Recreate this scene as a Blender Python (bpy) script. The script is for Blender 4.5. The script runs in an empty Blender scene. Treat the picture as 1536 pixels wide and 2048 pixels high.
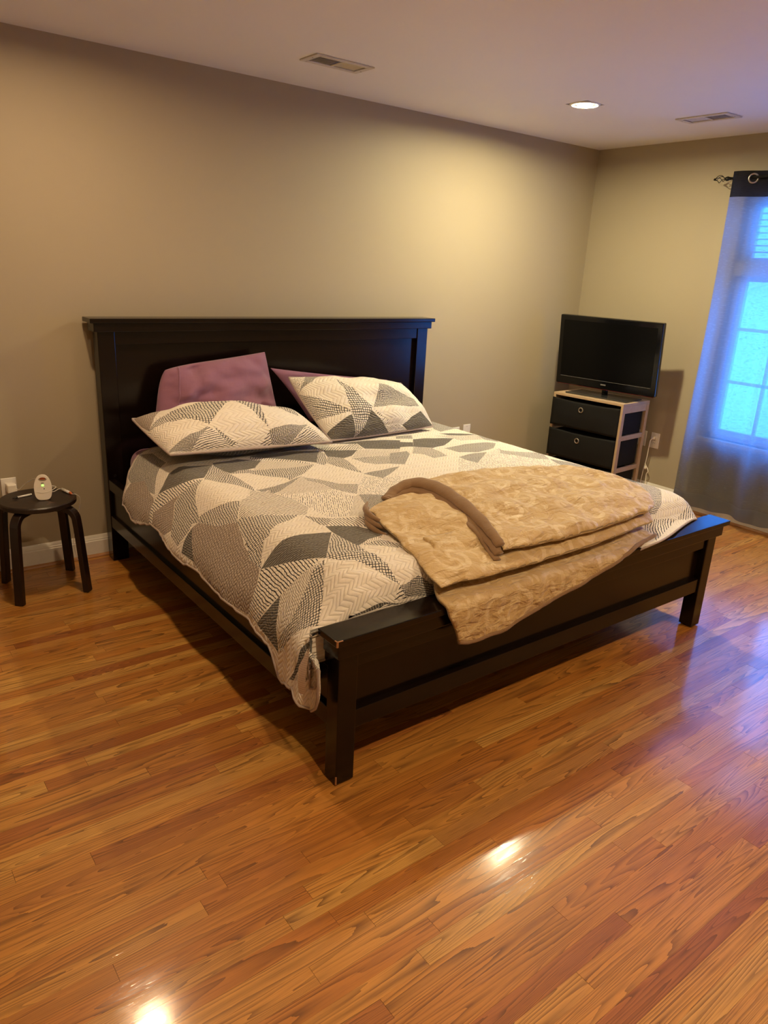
import bpy, bmesh, math, random
from math import sin, cos, pi, radians
from mathutils import Vector, Matrix, noise, geometry

random.seed(7)
SC = bpy.context.scene
COL = SC.collection
V = Vector

# ------------------------------------------------------------------ camera
cam_d = bpy.data.cameras.new('camera')
cam = bpy.data.objects.new('camera', cam_d)
COL.objects.link(cam)
CAM = V((-1.0843, -3.8208, 1.5547))
RT = V((0.79738554, -0.60146943, 0.04910008))
UP = V((0.1546071, 0.28225764, 0.94679843))
FW = V((0.58332919, 0.74737216, -0.3180596))
m = Matrix((RT, UP, -FW)).transposed().to_4x4()
m.translation = CAM
cam.matrix_world = m
FPX = 1463.68
cam_d.sensor_fit = 'VERTICAL'
cam_d.sensor_height = 36.0
cam_d.lens = FPX / 2048 * 36.0
cam_d.clip_start = 0.05
SC.camera = cam

def project(p):
    v = V(p) - CAM
    z = v.dot(FW)
    if z < 0.05:
        return None
    return (768 + FPX * v.dot(RT) / z, 1024 - FPX * v.dot(UP) / z)

# ------------------------------------------------------------------ world and exposure
SC.view_settings.view_transform = 'Standard'
SC.view_settings.look = 'None'
SC.view_settings.gamma = 1.0
SC.view_settings.exposure = 0.12
SC.view_settings.use_curve_mapping = False
SC.cycles.use_denoising = True
SC.cycles.adaptive_threshold = 0.02
SC.cycles.diffuse_bounces = 4
SC.cycles.glossy_bounces = 3
SC.cycles.max_bounces = 7
SC.cycles.transparent_max_bounces = 16
SC.cycles.sample_clamp_indirect = 6.0
world = bpy.data.worlds.new('dusk_sky')
SC.world = world
world.use_nodes = True
SKY_COL = (0.05, 0.275, 1.0, 1)
SKY_STR = 9.0
world.node_tree.nodes['Background'].inputs[0].default_value = SKY_COL
world.node_tree.nodes['Background'].inputs[1].default_value = SKY_STR

# ceiling lamps: (x, y, colour, radiance)
LAMPS = [
    (2.45, -0.88, (1.0, 0.87, 0.52), 2600.0),
    (-0.20, -0.90, (1.0, 0.70, 0.40), 950.0),
    (2.45, -3.55, (1.0, 0.74, 0.44), 1650.0),
    (-0.20, -3.55, (1.0, 0.74, 0.44), 1650.0),
]

# ------------------------------------------------------------------ helpers
def smooth(a, b, x):
    t = max(0.0, min(1.0, (x - a) / (b - a)))
    return t * t * (3 - 2 * t)

def lerp(a, b, t):
    return a + (b - a) * t

def interp(tab, x):
    if x <= tab[0][0]:
        return tab[0][1]
    for (x0, y0), (x1, y1) in zip(tab, tab[1:]):
        if x <= x1:
            return lerp(y0, y1, (x - x0) / (x1 - x0))
    return tab[-1][1]

def catmull(pts, n=8):
    pts = [V(p) for p in pts]
    P = [pts[0] * 2 - pts[1]] + pts + [pts[-1] * 2 - pts[-2]]
    out = []
    for i in range(1, len(P) - 2):
        a, b, c, d = P[i - 1], P[i], P[i + 1], P[i + 2]
        for k in range(n):
            t = k / n
            out.append(0.5 * ((2 * b) + (c - a) * t + (2 * a - 5 * b + 4 * c - d) * t * t + (3 * b - a - 3 * c + d) * t ** 3))
    out.append(pts[-1])
    return out

def link(o, parent=None):
    COL.objects.link(o)
    if parent is not None:
        o.parent = parent
    return o

def tag(o, label=None, cat=None, group=None, kind=None):
    if label: o['label'] = label
    if cat: o['category'] = cat
    if group: o['group'] = group
    if kind: o['kind'] = kind
    return o

def thing(name, label, cat, loc=(0, 0, 0), rot=(0, 0, 0), group=None):
    o = bpy.data.objects.new(name, None)
    o.empty_display_size = 0.05
    o.location = loc
    o.rotation_euler = rot
    link(o)
    return tag(o, label, cat, group)

class MB:
    """collects shapes, in world or thing-local metres; org is taken off on build"""
    def __init__(s, org=(0, 0, 0)):
        s.v = []; s.f = []; s.org = V(org)
    def add(s, vs, fs):
        b = len(s.v)
        s.v += [V(p) - s.org for p in vs]
        s.f += [tuple(b + i for i in f) for f in fs]
        return s
    def box(s, x0, x1, y0, y1, z0, z1, M=None):
        vs = [V((x, y, z)) for z in (z0, z1) for y in (y0, y1) for x in (x0, x1)]
        if M: vs = [M @ p for p in vs]
        return s.add(vs, [(0, 2, 3, 1), (4, 5, 7, 6), (0, 1, 5, 4), (2, 6, 7, 3), (0, 4, 6, 2), (1, 3, 7, 5)])
    def tube(s, path, r, n=8, flat=1.0, caps=True):
        path = [V(p) for p in path]
        N = len(path)
        rr = r if isinstance(r, (list, tuple)) else [r] * N
        up = V((0, 0, 1)); vs = []; fs = []
        prev = None
        for i, p in enumerate(path):
            d = (path[min(i + 1, N - 1)] - path[max(i - 1, 0)]).normalized()
            if prev is None:
                ref = up if abs(d.z) < 0.9 else V((1, 0, 0))
                a = d.cross(ref).normalized()
            else:
                a = (prev - d * prev.dot(d)).normalized()
            prev = a
            b = d.cross(a).normalized()
            for k in range(n):
                th = 2 * pi * k / n
                vs.append(p + a * cos(th) * rr[i] + b * sin(th) * rr[i] * flat)
        for i in range(N - 1):
            for k in range(n):
                fs.append((i * n + k, i * n + (k + 1) % n, (i + 1) * n + (k + 1) % n, (i + 1) * n + k))
        if caps:
            fs.append(tuple(range(n - 1, -1, -1)))
            fs.append(tuple((N - 1) * n + k for k in range(n)))
        return s.add(vs, fs)
    def loop_tube(s, path, r, n=8):
        path = [V(p) for p in path]; N = len(path); vs = []; fs = []
        prev = None
        for i, p in enumerate(path):
            d = (path[(i + 1) % N] - path[i - 1]).normalized()
            if prev is None:
                ref = V((0, 0, 1)) if abs(d.z) < 0.9 else V((1, 0, 0))
                a = d.cross(ref).normalized()
            else:
                a = (prev - d * prev.dot(d)).normalized()
            prev = a; b = d.cross(a).normalized()
            for k in range(n):
                th = 2 * pi * k / n
                vs.append(p + a * cos(th) * r + b * sin(th) * r)
        for i in range(N):
            j = (i + 1) % N
            for k in range(n):
                fs.append((i * n + k, i * n + (k + 1) % n, j * n + (k + 1) % n, j * n + k))
        return s.add(vs, fs)
    def lathe(s, prof, c=(0, 0, 0), n=32, M=None):
        """prof: (radius, height) pairs, about z through c"""
        vs = []; fs = []; c = V(c)
        for r, h in prof:
            for k in range(n):
                th = 2 * pi * k / n
                p = V((r * cos(th), r * sin(th), h))
                vs.append((M @ p if M else p) + c)
        for i in range(len(prof) - 1):
            for k in range(n):
                fs.append((i * n + k, i * n + (k + 1) % n, (i + 1) * n + (k + 1) % n, (i + 1) * n + k))
        if prof[0][0] > 1e-6: fs.append(tuple(range(n - 1, -1, -1)))
        if prof[-1][0] > 1e-6: fs.append(tuple((len(prof) - 1) * n + k for k in range(n)))
        return s.add(vs, fs)
    def ring(s, prof, c=(0, 0, 0), n=32, M=None):
        """closed profile swept about z"""
        vs = []; fs = []; c = V(c); L = len(prof)
        for r, h in prof:
            for k in range(n):
                th = 2 * pi * k / n
                p = V((r * cos(th), r * sin(th), h))
                vs.append((M @ p if M else p) + c)
        for i in range(L):
            j = (i + 1) % L
            for k in range(n):
                fs.append((i * n + k, i * n + (k + 1) % n, j * n + (k + 1) % n, j * n + k))
        return s.add(vs, fs)
    def grid(s, nu, nv, fn):
        vs = [fn(i / nu, j / nv) for j in range(nv + 1) for i in range(nu + 1)]
        fs = [(j * (nu + 1) + i, j * (nu + 1) + i + 1, (j + 1) * (nu + 1) + i + 1, (j + 1) * (nu + 1) + i) for j in range(nv) for i in range(nu)]
        return s.add(vs, fs)
    def build(s, name, mat, parent=None, bevel=0, smooth=False, seg=2, fix=True):
        me = bpy.data.meshes.new(name)
        me.from_pydata(s.v, [], s.f)
        if fix:
            bm = bmesh.new(); bm.from_mesh(me)
            bmesh.ops.recalc_face_normals(bm, faces=bm.faces)
            bm.to_mesh(me); bm.free()
        if smooth:
            for p in me.polygons: p.use_smooth = True
        if mat: me.materials.append(mat)
        o = bpy.data.objects.new(name, me)
        if bevel:
            b = o.modifiers.new('bevel', 'BEVEL')
            b.width = bevel; b.segments = seg; b.limit_method = 'ANGLE'; b.angle_limit = radians(40)
        return link(o, parent)

def struct(o):
    o['kind'] = 'structure'
    return o

# ------------------------------------------------------------------ materials
class NT:
    def __init__(s, name):
        s.m = bpy.data.materials.new(name)
        s.m.use_nodes = True
        s.t = s.m.node_tree
        s.t.nodes.clear()
        s.out = s.t.nodes.new('ShaderNodeOutputMaterial')
    def n(s, typ, **kw):
        nd = s.t.nodes.new('ShaderNode' + typ)
        for k, v in kw.items(): setattr(nd, k, v)
        return nd
    def set(s, sock, v):
        if v is None: return
        if isinstance(v, bpy.types.NodeSocket): s.t.links.new(v, sock)
        elif isinstance(v, (tuple, list)) and len(v) == 3 and sock.type == 'RGBA': sock.default_value = (*v, 1)
        else: sock.default_value = v
    def math(s, op, a, b=None, c=None, clamp=False):
        nd = s.n('Math', operation=op, use_clamp=clamp)
        for i, v in enumerate((a, b, c)): s.set(nd.inputs[i], v)
        return nd.outputs[0]
    def vmath(s, op, a, b=None, scale=None):
        nd = s.n('VectorMath', operation=op)
        s.set(nd.inputs[0], a)
        if b is not None: s.set(nd.inputs[1], b)
        if scale is not None: s.set(nd.inputs[3], scale)
        return nd.outputs['Value'] if op in ('LENGTH', 'DISTANCE', 'DOT_PRODUCT') else nd.outputs[0]
    def mix(s, f, a, b, blend='MIX'):
        nd = s.n('Mix', data_type='RGBA', blend_type=blend)
        s.set(nd.inputs[0], f); s.set(nd.inputs[6], a); s.set(nd.inputs[7], b)
        return nd.outputs[2]
    def ramp(s, f, stops, interp='LINEAR'):
        nd = s.n('ValToRGB'); nd.color_ramp.interpolation = interp
        cr = nd.color_ramp
        while len(cr.elements) < len(stops): cr.elements.new(0.5)
        for e, (p, c) in zip(cr.elements, stops):
            e.position = p; e.color = (*c, 1) if len(c) == 3 else c
        s.set(nd.inputs[0], f)
        return nd.outputs[0]
    def noise(s, vec, scale=5, detail=3, rough=0.5, dist=0.0):
        nd = s.n('TexNoise')
        s.set(nd.inputs['Vector'], vec); s.set(nd.inputs['Scale'], scale)
        nd.inputs['Detail'].default_value = detail; nd.inputs['Roughness'].default_value = rough
        nd.inputs['Distortion'].default_value = dist
        return nd.outputs[0], nd.outputs[1]
    def mapr(s, v, a, b, c=0.0, d=1.0):
        nd = s.n('MapRange'); s.set(nd.inputs[0], v)
        for i, x in enumerate((a, b, c, d)): s.set(nd.inputs[1 + i], x)
        return nd.outputs[0]
    def sep(s, v):
        nd = s.n('SeparateXYZ'); s.set(nd.inputs[0], v); return nd.outputs
    def comb(s, x, y, z=0.0):
        nd = s.n('CombineXYZ')
        for i, v in enumerate((x, y, z)): s.set(nd.inputs[i], v)
        return nd.outputs[0]
    def pos(s): return s.n('NewGeometry').outputs['Position']
    def obj(s): return s.n('TexCoord').outputs['Object']
    def attr(s, name, typ='GEOMETRY'):
        nd = s.n('Attribute', attribute_name=name, attribute_type=typ); return nd.outputs
    def bump(s, h, dist=0.002, strength=0.5, normal=None):
        nd = s.n('Bump'); nd.inputs['Strength'].default_value = strength; nd.inputs['Distance'].default_value = dist
        s.set(nd.inputs['Height'], h)
        if normal is not None: s.set(nd.inputs['Normal'], normal)
        return nd.outputs[0]
    def bsdf(s, col, rough=0.5, metal=0.0, normal=None, coat=0.0, coat_rough=0.1, spec=0.5, sheen=0.0, coat_normal=None):
        b = s.n('BsdfPrincipled')
        s.set(b.inputs['Base Color'], col); s.set(b.inputs['Roughness'], rough); s.set(b.inputs['Metallic'], metal)
        s.set(b.inputs['Coat Weight'], coat); s.set(b.inputs['Coat Roughness'], coat_rough)
        s.set(b.inputs['Specular IOR Level'], spec)
        b.inputs['Sheen Weight'].default_value = sheen
        if normal is not None: s.set(b.inputs['Normal'], normal)
        if coat_normal is not None: s.set(b.inputs['Coat Normal'], coat_normal)
        return b
    def done(s, sh):
        s.t.links.new(sh.outputs[0] if hasattr(sh, 'outputs') else sh, s.out.inputs[0])
        return s.m

def plain(name, col, rough=0.5, metal=0.0, var=0.06, scale=40, coat=0.0, bump=0.0, spec=0.5):
    t = NT(name)
    f, _ = t.noise(t.pos(), scale, 3)
    c = t.mix(t.mapr(f, 0.3, 0.7), tuple(x * (1 - var) for x in col), tuple(min(1, x * (1 + var)) for x in col))
    nrm = t.bump(f, 0.001, bump) if bump else None
    return t.done(t.bsdf(c, rough, metal, nrm, coat, spec=spec))

def wall_mat(name, col, bump=0.25):
    t = NT(name)
    p = t.pos()
    f, _ = t.noise(p, 1.2, 2)
    g, _ = t.noise(p, 220, 2)
    c = t.mix(f, tuple(x * 0.97 for x in col), tuple(x * 1.03 for x in col))
    return t.done(t.bsdf(c, 0.55, normal=t.bump(g, 0.0008, bump), spec=0.25))

M_WALL = wall_mat('tan_wall_paint', (0.385, 0.325, 0.228))
M_CEIL = wall_mat('ceiling_paint', (0.83, 0.81, 0.81), 0.12)
M_TRIM = plain('white_trim_paint', (0.72, 0.68, 0.60), 0.35, var=0.03)
M_WHITE = plain('white_plastic', (0.80, 0.77, 0.72), 0.35, var=0.02)
M_CREAM = plain('cream_plastic', (0.82, 0.76, 0.66), 0.3, var=0.02)
M_BLACK = plain('black_plastic', (0.008, 0.008, 0.009), 0.25, var=0.05)
M_IRON = plain('black_iron', (0.015, 0.014, 0.014), 0.4, metal=0.6)
M_SUB = plain('dark_subfloor', (0.05, 0.025, 0.01), 0.8)
M_DARKHOLE = plain('duct_darkness', (0.006, 0.006, 0.005), 0.9)
M_VENT = plain('painted_vent_metal', (0.62, 0.58, 0.52), 0.4)
M_STEEL = plain('nickel_metal', (0.55, 0.52, 0.47), 0.3, metal=1.0)
M_ORANGE = plain('orange_plastic', (0.75, 0.18, 0.04), 0.35)
M_GROUND = plain('garden_ground', (0.12, 0.14, 0.10), 0.9)

def emit_mat(name, col, strength):
    t = NT(name)
    e = t.n('Emission'); t.set(e.inputs[0], col); e.inputs[1].default_value = strength
    return t.done(e)

def bed_wood():
    t = NT('espresso_wood')
    g, _ = t.noise(t.vmath('MULTIPLY', t.pos(), (1.5, 6, 6)), 2, 2, 0.5)
    c = t.mix(g, (0.0050, 0.0023, 0.0016), (0.0075, 0.0034, 0.0024))
    return t.done(t.bsdf(c, 0.19, spec=0.34))
M_BED = bed_wood()

def stool_wood():
    t = NT('dark_brown_stool_wood')
    p = t.pos()
    g, _ = t.noise(t.vmath('MULTIPLY', p, (25, 25, 4)), 3, 4)
    c = t.mix(g, (0.010, 0.0042, 0.003), (0.019, 0.0080, 0.005))
    return t.done(t.bsdf(c, 0.35))
M_STOOL = stool_wood()
M_CHIP = plain('bare_chipped_wood', (0.34, 0.15, 0.06), 0.6)

def stool_seat_mat():
    t = NT('worn_dark_stool_top')
    p = t.pos()
    g, _ = t.noise(t.vmath('MULTIPLY', p, (4, 25, 4)), 3, 4)
    c = t.mix(g, (0.012, 0.0065, 0.005), (0.024, 0.013, 0.009))
    w, _ = t.noise(p, 16, 5, 0.7, 1.5)
    geo = t.n('NewGeometry')
    top = t.math('GREATER_THAN', t.sep(geo.outputs['Normal'])[2], 0.7)
    msk = t.math('MULTIPLY', t.mapr(w, 0.60, 0.70), top)
    c = t.mix(msk, c, (0.17, 0.075, 0.035))
    return t.done(t.bsdf(c, 0.4))
M_SEAT = stool_seat_mat()

def oak():
    t = NT('glossy_oak_floor')
    p = t.pos()
    r = t.math('ADD', t.attr('rnd', 'OBJECT')['Fac'], t.attr('rndf')['Fac'])
    s = t.sep(p)
    r1 = t.math('FRACT', t.math('MULTIPLY', r, 17.31))
    r2 = t.math('FRACT', t.math('MULTIPLY', r, 91.7))
    x = t.math('ADD', s[0], t.math('MULTIPLY', r, 53.0))
    y = t.math('ADD', s[1], t.math('MULTIPLY', r1, 7.0))
    # growth-ring contours: a slow field read as level lines gives cathedral figure
    q = t.comb(t.math('MULTIPLY', x, 0.75), t.math('MULTIPLY', y, 14.0), t.math('MULTIPLY', r2, 20.0))
    fld, _ = t.noise(q, 1.0, 1.6, 0.40, 0.35)
    q2 = t.comb(t.math('MULTIPLY', x, 7.0), t.math('MULTIPLY', y, 70.0), r)
    wob, _ = t.noise(q2, 1.0, 3, 0.6)
    fld = t.math('ADD', fld, t.math('MULTIPLY', wob, 0.022))
    dens = t.mapr(r2, 0, 1, 17.0, 38.0)
    ring = t.math('FRACT', t.math('MULTIPLY', fld, dens))
    ring = t.math('POWER', ring, 1.9)
    # fine straight pores
    q3 = t.comb(t.math('MULTIPLY', x, 9.0), t.math('MULTIPLY', y, 420.0), 0.0)
    por, _ = t.noise(q3, 1.0, 2, 0.6)
    pore = t.mapr(por, 0.50, 0.68)
    base = t.ramp(r1, [(0.0, (0.47, 0.172, 0.026)), (0.35, (0.53, 0.220, 0.038)), (0.7, (0.58, 0.268, 0.052)), (1.0, (0.63, 0.33, 0.075))])
    base = t.mix(t.mapr(r2, 0.86, 0.94), base, (0.38, 0.125, 0.024))
    dark = t.mix(0.80, base, (0.060, 0.017, 0.004))
    brk, _ = t.noise(t.comb(t.math('MULTIPLY', x, 3.0), t.math('MULTIPLY', y, 25.0), r1), 1.0, 2)
    c = t.mix(t.math('MULTIPLY', ring, t.mapr(brk, 0.30, 0.60, 0.45, 1.0)), base, dark)
    c = t.mix(t.math('MULTIPLY', pore, 0.38), c, (0.13, 0.042, 0.010))
    bl, _ = t.noise(t.comb(t.math('MULTIPLY', x, 2.0), t.math('MULTIPLY', y, 9.0), r), 1.0, 3)
    c = t.mix(t.math('MULTIPLY', t.mapr(bl, 0.40, 0.75), 0.25), c, (0.22, 0.085, 0.018))
    # varnish: long shallow waves and a fine open-pore texture
    wv, _ = t.noise(t.comb(t.math('MULTIPLY', s[0], 2.5), t.math('MULTIPLY', s[1], 14.0), r), 1.0, 2)
    fine, _ = t.noise(p, 260, 3, 0.6)
    h = t.math('ADD', t.math('MULTIPLY', wv, 1.0), t.math('MULTIPLY', fine, 0.06))
    h = t.math('SUBTRACT', h, t.math('MULTIPLY', t.math('MULTIPLY', pore, ring), 0.05))
    nrm = t.bump(h, 0.0012, 0.55)
    return t.done(t.bsdf(c, 0.42, normal=nrm, coat=0.8, coat_rough=0.115, spec=0.3, coat_normal=nrm))
M_OAK = oak()
M_SHOE = plain('oak_quarter_round', (0.36, 0.16, 0.05), 0.4)

# ================================================================== room shell
XL, XR, YF, H = -2.0, 3.731, -5.0, 2.44
T = 0.14
struct(MB().box(XL - T, XR + T, 0, T, -0.05, H + 0.1).build('wall_back', M_WALL))
struct(MB().box(XL - T, XL, YF, 0, -0.05, H + 0.1).build('wall_left', M_WALL))
struct(MB().box(XL - T, XR + T, YF - T, YF, -0.05, H + 0.1).build('wall_front', M_WALL))
WY0, WY1, WZ0, WZ1 = -2.36, -1.20, 0.545, 2.085      # window opening in the right wall
wr = MB()
wr.box(XR, XR + T, YF, WY0, -0.05, H + 0.1).box(XR, XR + T, WY1, 0, -0.05, H + 0.1)
wr.box(XR, XR + T, WY0, WY1, -0.05, WZ0).box(XR, XR + T, WY0, WY1, WZ1, H + 0.1)
struct(wr.build('wall_right', M_WALL))

# ceiling with real holes for cans and ducts (built as strips around square cut-outs)
def ceiling():
    cuts = [(x - 0.075, x + 0.075, y - 0.075, y + 0.075) for x, y, *_ in LAMPS]
    cuts += [(0.922, 1.190, -0.605, -0.497), (3.085, 3.190, -1.335, -1.068)]
    xs = sorted({XL - T, XR + T} | {c[0] for c in cuts} | {c[1] for c in cuts})
    ys = sorted({YF - T, T} | {c[2] for c in cuts} | {c[3] for c in cuts})
    mb = MB()
    for xa, xb in zip(xs, xs[1:]):
        run = None
        for ya, yb in zip(ys, ys[1:]):
            cx, cy = (xa + xb) / 2, (ya + yb) / 2
            hole = any(c[0] < cx < c[1] and c[2] < cy < c[3] for c in cuts)
            if hole:
                if run: mb.box(xa, xb, run[0], run[1], H, H + 0.1)
                run = None
            else:
                run = (run[0], yb) if run else (ya, yb)
        if run: mb.box(xa, xb, run[0], run[1], H, H + 0.1)
    mb.box(XL - T, XR + T, YF - T, T, H + 0.2, H + 0.22)
    return mb
struct(ceiling().build('ceiling', M_CEIL))

# ------------------------------------------------------------------ floor
floor = struct(MB().box(XL - T, XR + T, YF - T, T, -0.10, -0.012).build('floor', M_SUB))
PW = 0.0527
rows = []
rng = random.Random(21)
y = 0.0
planks = []
k = 0
while y > YF:
    x = XL - rng.uniform(0, 0.9)
    while x < XR:
        L = rng.choice([0.32, 0.45, 0.6, 0.75, 0.9, 1.1, 1.3]) * rng.uniform(0.85, 1.15)
        a, b = max(x, XL), min(x + L, XR)
        if b - a > 0.02:
            planks.append((a, b, max(y - PW, YF), y, rng.random()))
        x += L
    y -= PW

def plank_weight(p):
    a, b, y0, y1, _ = p
    cx, cy = (a + b) / 2, (y0 + y1) / 2
    n = 0.0
    for i in range(7):
        xx = lerp(a, b, (i + 0.5) / 7)
        if 0.05 < xx < 2.05 and cy > -2.05: continue
        if xx > 2.05 and cy > -1.6: continue
        q = project((xx, cy, 0))
        if q and 0 < q[0] < 1536 and 0 < q[1] < 2048:
            d = (V((xx, cy, 0)) - CAM).length
            n += (b - a) / 7 * PW / d ** 3
    return n
planks.sort(key=plank_weight, reverse=True)
unit = bpy.data.meshes.new('plank')
g = 0.0004
unit.from_pydata([V((x_, y_, z_)) for z_ in (-0.012, -0.0004, 0.0) for y_ in (0, 1) for x_ in (0, 1)], [],
                 [(0, 1, 5, 4), (2, 6, 7, 3), (0, 4, 6, 2), (1, 3, 7, 5), (4, 5, 9, 8), (6, 10, 11, 7), (4, 8, 10, 6), (5, 7, 11, 9), (8, 9, 11, 10)])
unit.materials.append(M_OAK)
for (a, b, y0, y1, r) in planks[:298]:
    o = bpy.data.objects.new('plank', unit)
    o.location = (a + g, y0 + g * 0.4, rng.uniform(-0.0002, 0.0))
    o.scale = (b - a - 2 * g, y1 - y0 - 0.8 * g, 1)
    o.rotation_euler = (radians(rng.uniform(-0.12, 0.12)), 0, 0)
    o['rnd'] = r
    link(o, floor)
rest = MB(); rr = []
for (a, b, y0, y1, r) in planks[298:]:
    rest.box(a + g, b - g, y0 + g * 0.4, y1 - g * 0.4, -0.012, 0.0); rr += [r] * 6
ro = rest.build('remaining_planks', M_OAK, floor)
at = ro.data.attributes.new('rndf', 'FLOAT', 'FACE')
at.data.foreach_set('value', rr)
ro['kind'] = 'stuff'

# ------------------------------------------------------------------ baseboards
def baseboard(name, a, b, nrm):
    """a, b: run on the wall line; nrm: into the room"""
    a, b, nrm = V(a), V(b), V(nrm)
    prof = [(0, 0), (0.016, 0), (0.016, 0.088), (0.013, 0.092), (0.013, 0.098), (0.010, 0.102), (0.007, 0.112), (0.004, 0.119), (0, 0.119)]
    vs = [p + nrm * d + V((0, 0, z)) for p in (a, b) for d, z in prof]
    n = len(prof)
    fs = [(i, (i + 1) % n, n + (i + 1) % n, n + i) for i in range(n)] + [tuple(range(n)), tuple(range(2 * n - 1, n - 1, -1))]
    o = struct(MB().add(vs, fs).build(name, M_TRIM))
    prof = [(0.016, 0)] + [(0.016 + 0.016 * cos(t), 0.016 * sin(t)) for t in [i * pi / 10 for i in range(6)]]
    vs = [p + nrm * d + V((0, 0, z)) for p in (a, b) for d, z in prof]
    n = len(prof)
    fs = [(i, (i + 1) % n, n + (i + 1) % n, n + i) for i in range(n)] + [tuple(range(n)), tuple(range(2 * n - 1, n - 1, -1))]
    MB().add(vs, fs).build('quarter_round', M_SHOE, o)
baseboard('baseboard_back', (XL, 0, 0), (XR, 0, 0), (0, -1, 0))
baseboard('baseboard_right', (XR, 0, 0), (XR, YF, 0), (-1, 0, 0))
baseboard('baseboard_left', (XL, 0, 0), (XL, YF, 0), (1, 0, 0))
baseboard('baseboard_front', (XL, YF, 0), (XR, YF, 0), (0, 1, 0))

# ------------------------------------------------------------------ window
def glass():
    t = NT('window_glass')
    tr = t.n('BsdfTransparent'); gl = t.n('BsdfGlossy'); gl.inputs['Roughness'].default_value = 0.02
    mx = t.n('MixShader'); mx.inputs[0].default_value = 0.06
    t.t.links.new(tr.outputs[0], mx.inputs[1]); t.t.links.new(gl.outputs[0], mx.inputs[2])
    return t.done(mx)
M_GLASS = glass()
wx = XR + 0.07
wf = MB()
wf.box(wx - 0.03, wx + 0.05, WY0, WY1, WZ0, WZ0 + 0.035).box(wx - 0.03, wx + 0.05, WY0, WY1, WZ1 - 0.03, WZ1)
wf.box(wx - 0.03, wx + 0.05, WY0, WY0 + 0.035, WZ0, WZ1).box(wx - 0.03, wx + 0.05, WY1 - 0.035, WY1, WZ0, WZ1)
win = struct(wf.build('window_1', M_TRIM, bevel=0.003))
MB().box(wx - 0.07, wx + 0.05, WY0, WY1, 1.605, 1.69).build('transom_bar', M_TRIM, win, bevel=0.003)
MB().box(XR - 0.035, wx + 0.05, WY0 - 0.04, WY1 + 0.04, WZ0 - 0.028, WZ0).build('window_sill', M_TRIM, win, bevel=0.004)
ymid = [-1.245, -1.51, -1.775, -2.04, -2.315]
zr = [0.585, 0.93, 1.275, 1.60]
for za, zb, nm in ((0.575, 1.605, 'lower'), (1.69, 2.06, 'upper')):
    sash = MB()
    sash.box(wx - 0.012, wx + 0.022, -2.325, -2.29, za, zb).box(wx - 0.012, wx + 0.022, -1.27, -1.235, za, zb)
    sash.box(wx - 0.012, wx + 0.022, -2.29, -1.27, za, za + 0.03).box(wx - 0.012, wx + 0.022, -2.29, -1.27, zb - 0.03, zb)
    sash.build('sash', M_TRIM, win, bevel=0.002)
for yy in ymid[1:-1]:
    MB().box(wx - 0.006, wx + 0.016, yy - 0.010, yy + 0.010, 0.60, 1.58).build('muntin', M_TRIM, win)
    MB().box(wx - 0.006, wx + 0.016, yy - 0.010, yy + 0.010, 1.715, 2.04).build('muntin', M_TRIM, win)
for zz in zr[1:-1]:
    MB().box(wx - 0.006, wx + 0.016, -2.295, -1.265, zz - 0.010, zz + 0.010).build('muntin', M_TRIM, win)
for i in range(4):
    ya, yb = ymid[i + 1], ymid[i]
    for j in range(3):
        MB().box(wx + 0.004, wx + 0.007, ya, yb, zr[j], zr[j + 1]).build('pane', M_GLASS, win)
    MB().box(wx + 0.004, wx + 0.007, ya, yb, 1.70, 2.05).build('pane', M_GLASS, win)

# raised slat blind inside the transom light
M_SLAT = plain('white_blind_slat', (0.75, 0.75, 0.75), 0.5, var=0.02)
bl = thing('window_blind', 'white horizontal slat blind hanging in the upper window light', 'blind', (XR + 0.02, -1.78, 2.06))
bo = (XR + 0.02, -1.78, 2.06)
MB(bo).box(XR + 0.005, XR + 0.035, -2.345, -1.215, 2.045, 2.08).build('head_rail', M_SLAT, bl, bevel=0.002)
for i in range(9):
    z = 2.02 - i * 0.038
    M_ = Matrix.Translation((XR + 0.02, -1.78, z)) @ Matrix.Rotation(radians(14), 4, 'Y')
    MB(bo).box(-0.012, 0.012, -0.56, 0.56, -0.0008, 0.0008, M_).build('slat', M_SLAT, bl)
MB(bo).box(XR + 0.008, XR + 0.032, -2.34, -1.22, 1.692, 1.70).build('bottom_rail', M_SLAT, bl)

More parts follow.
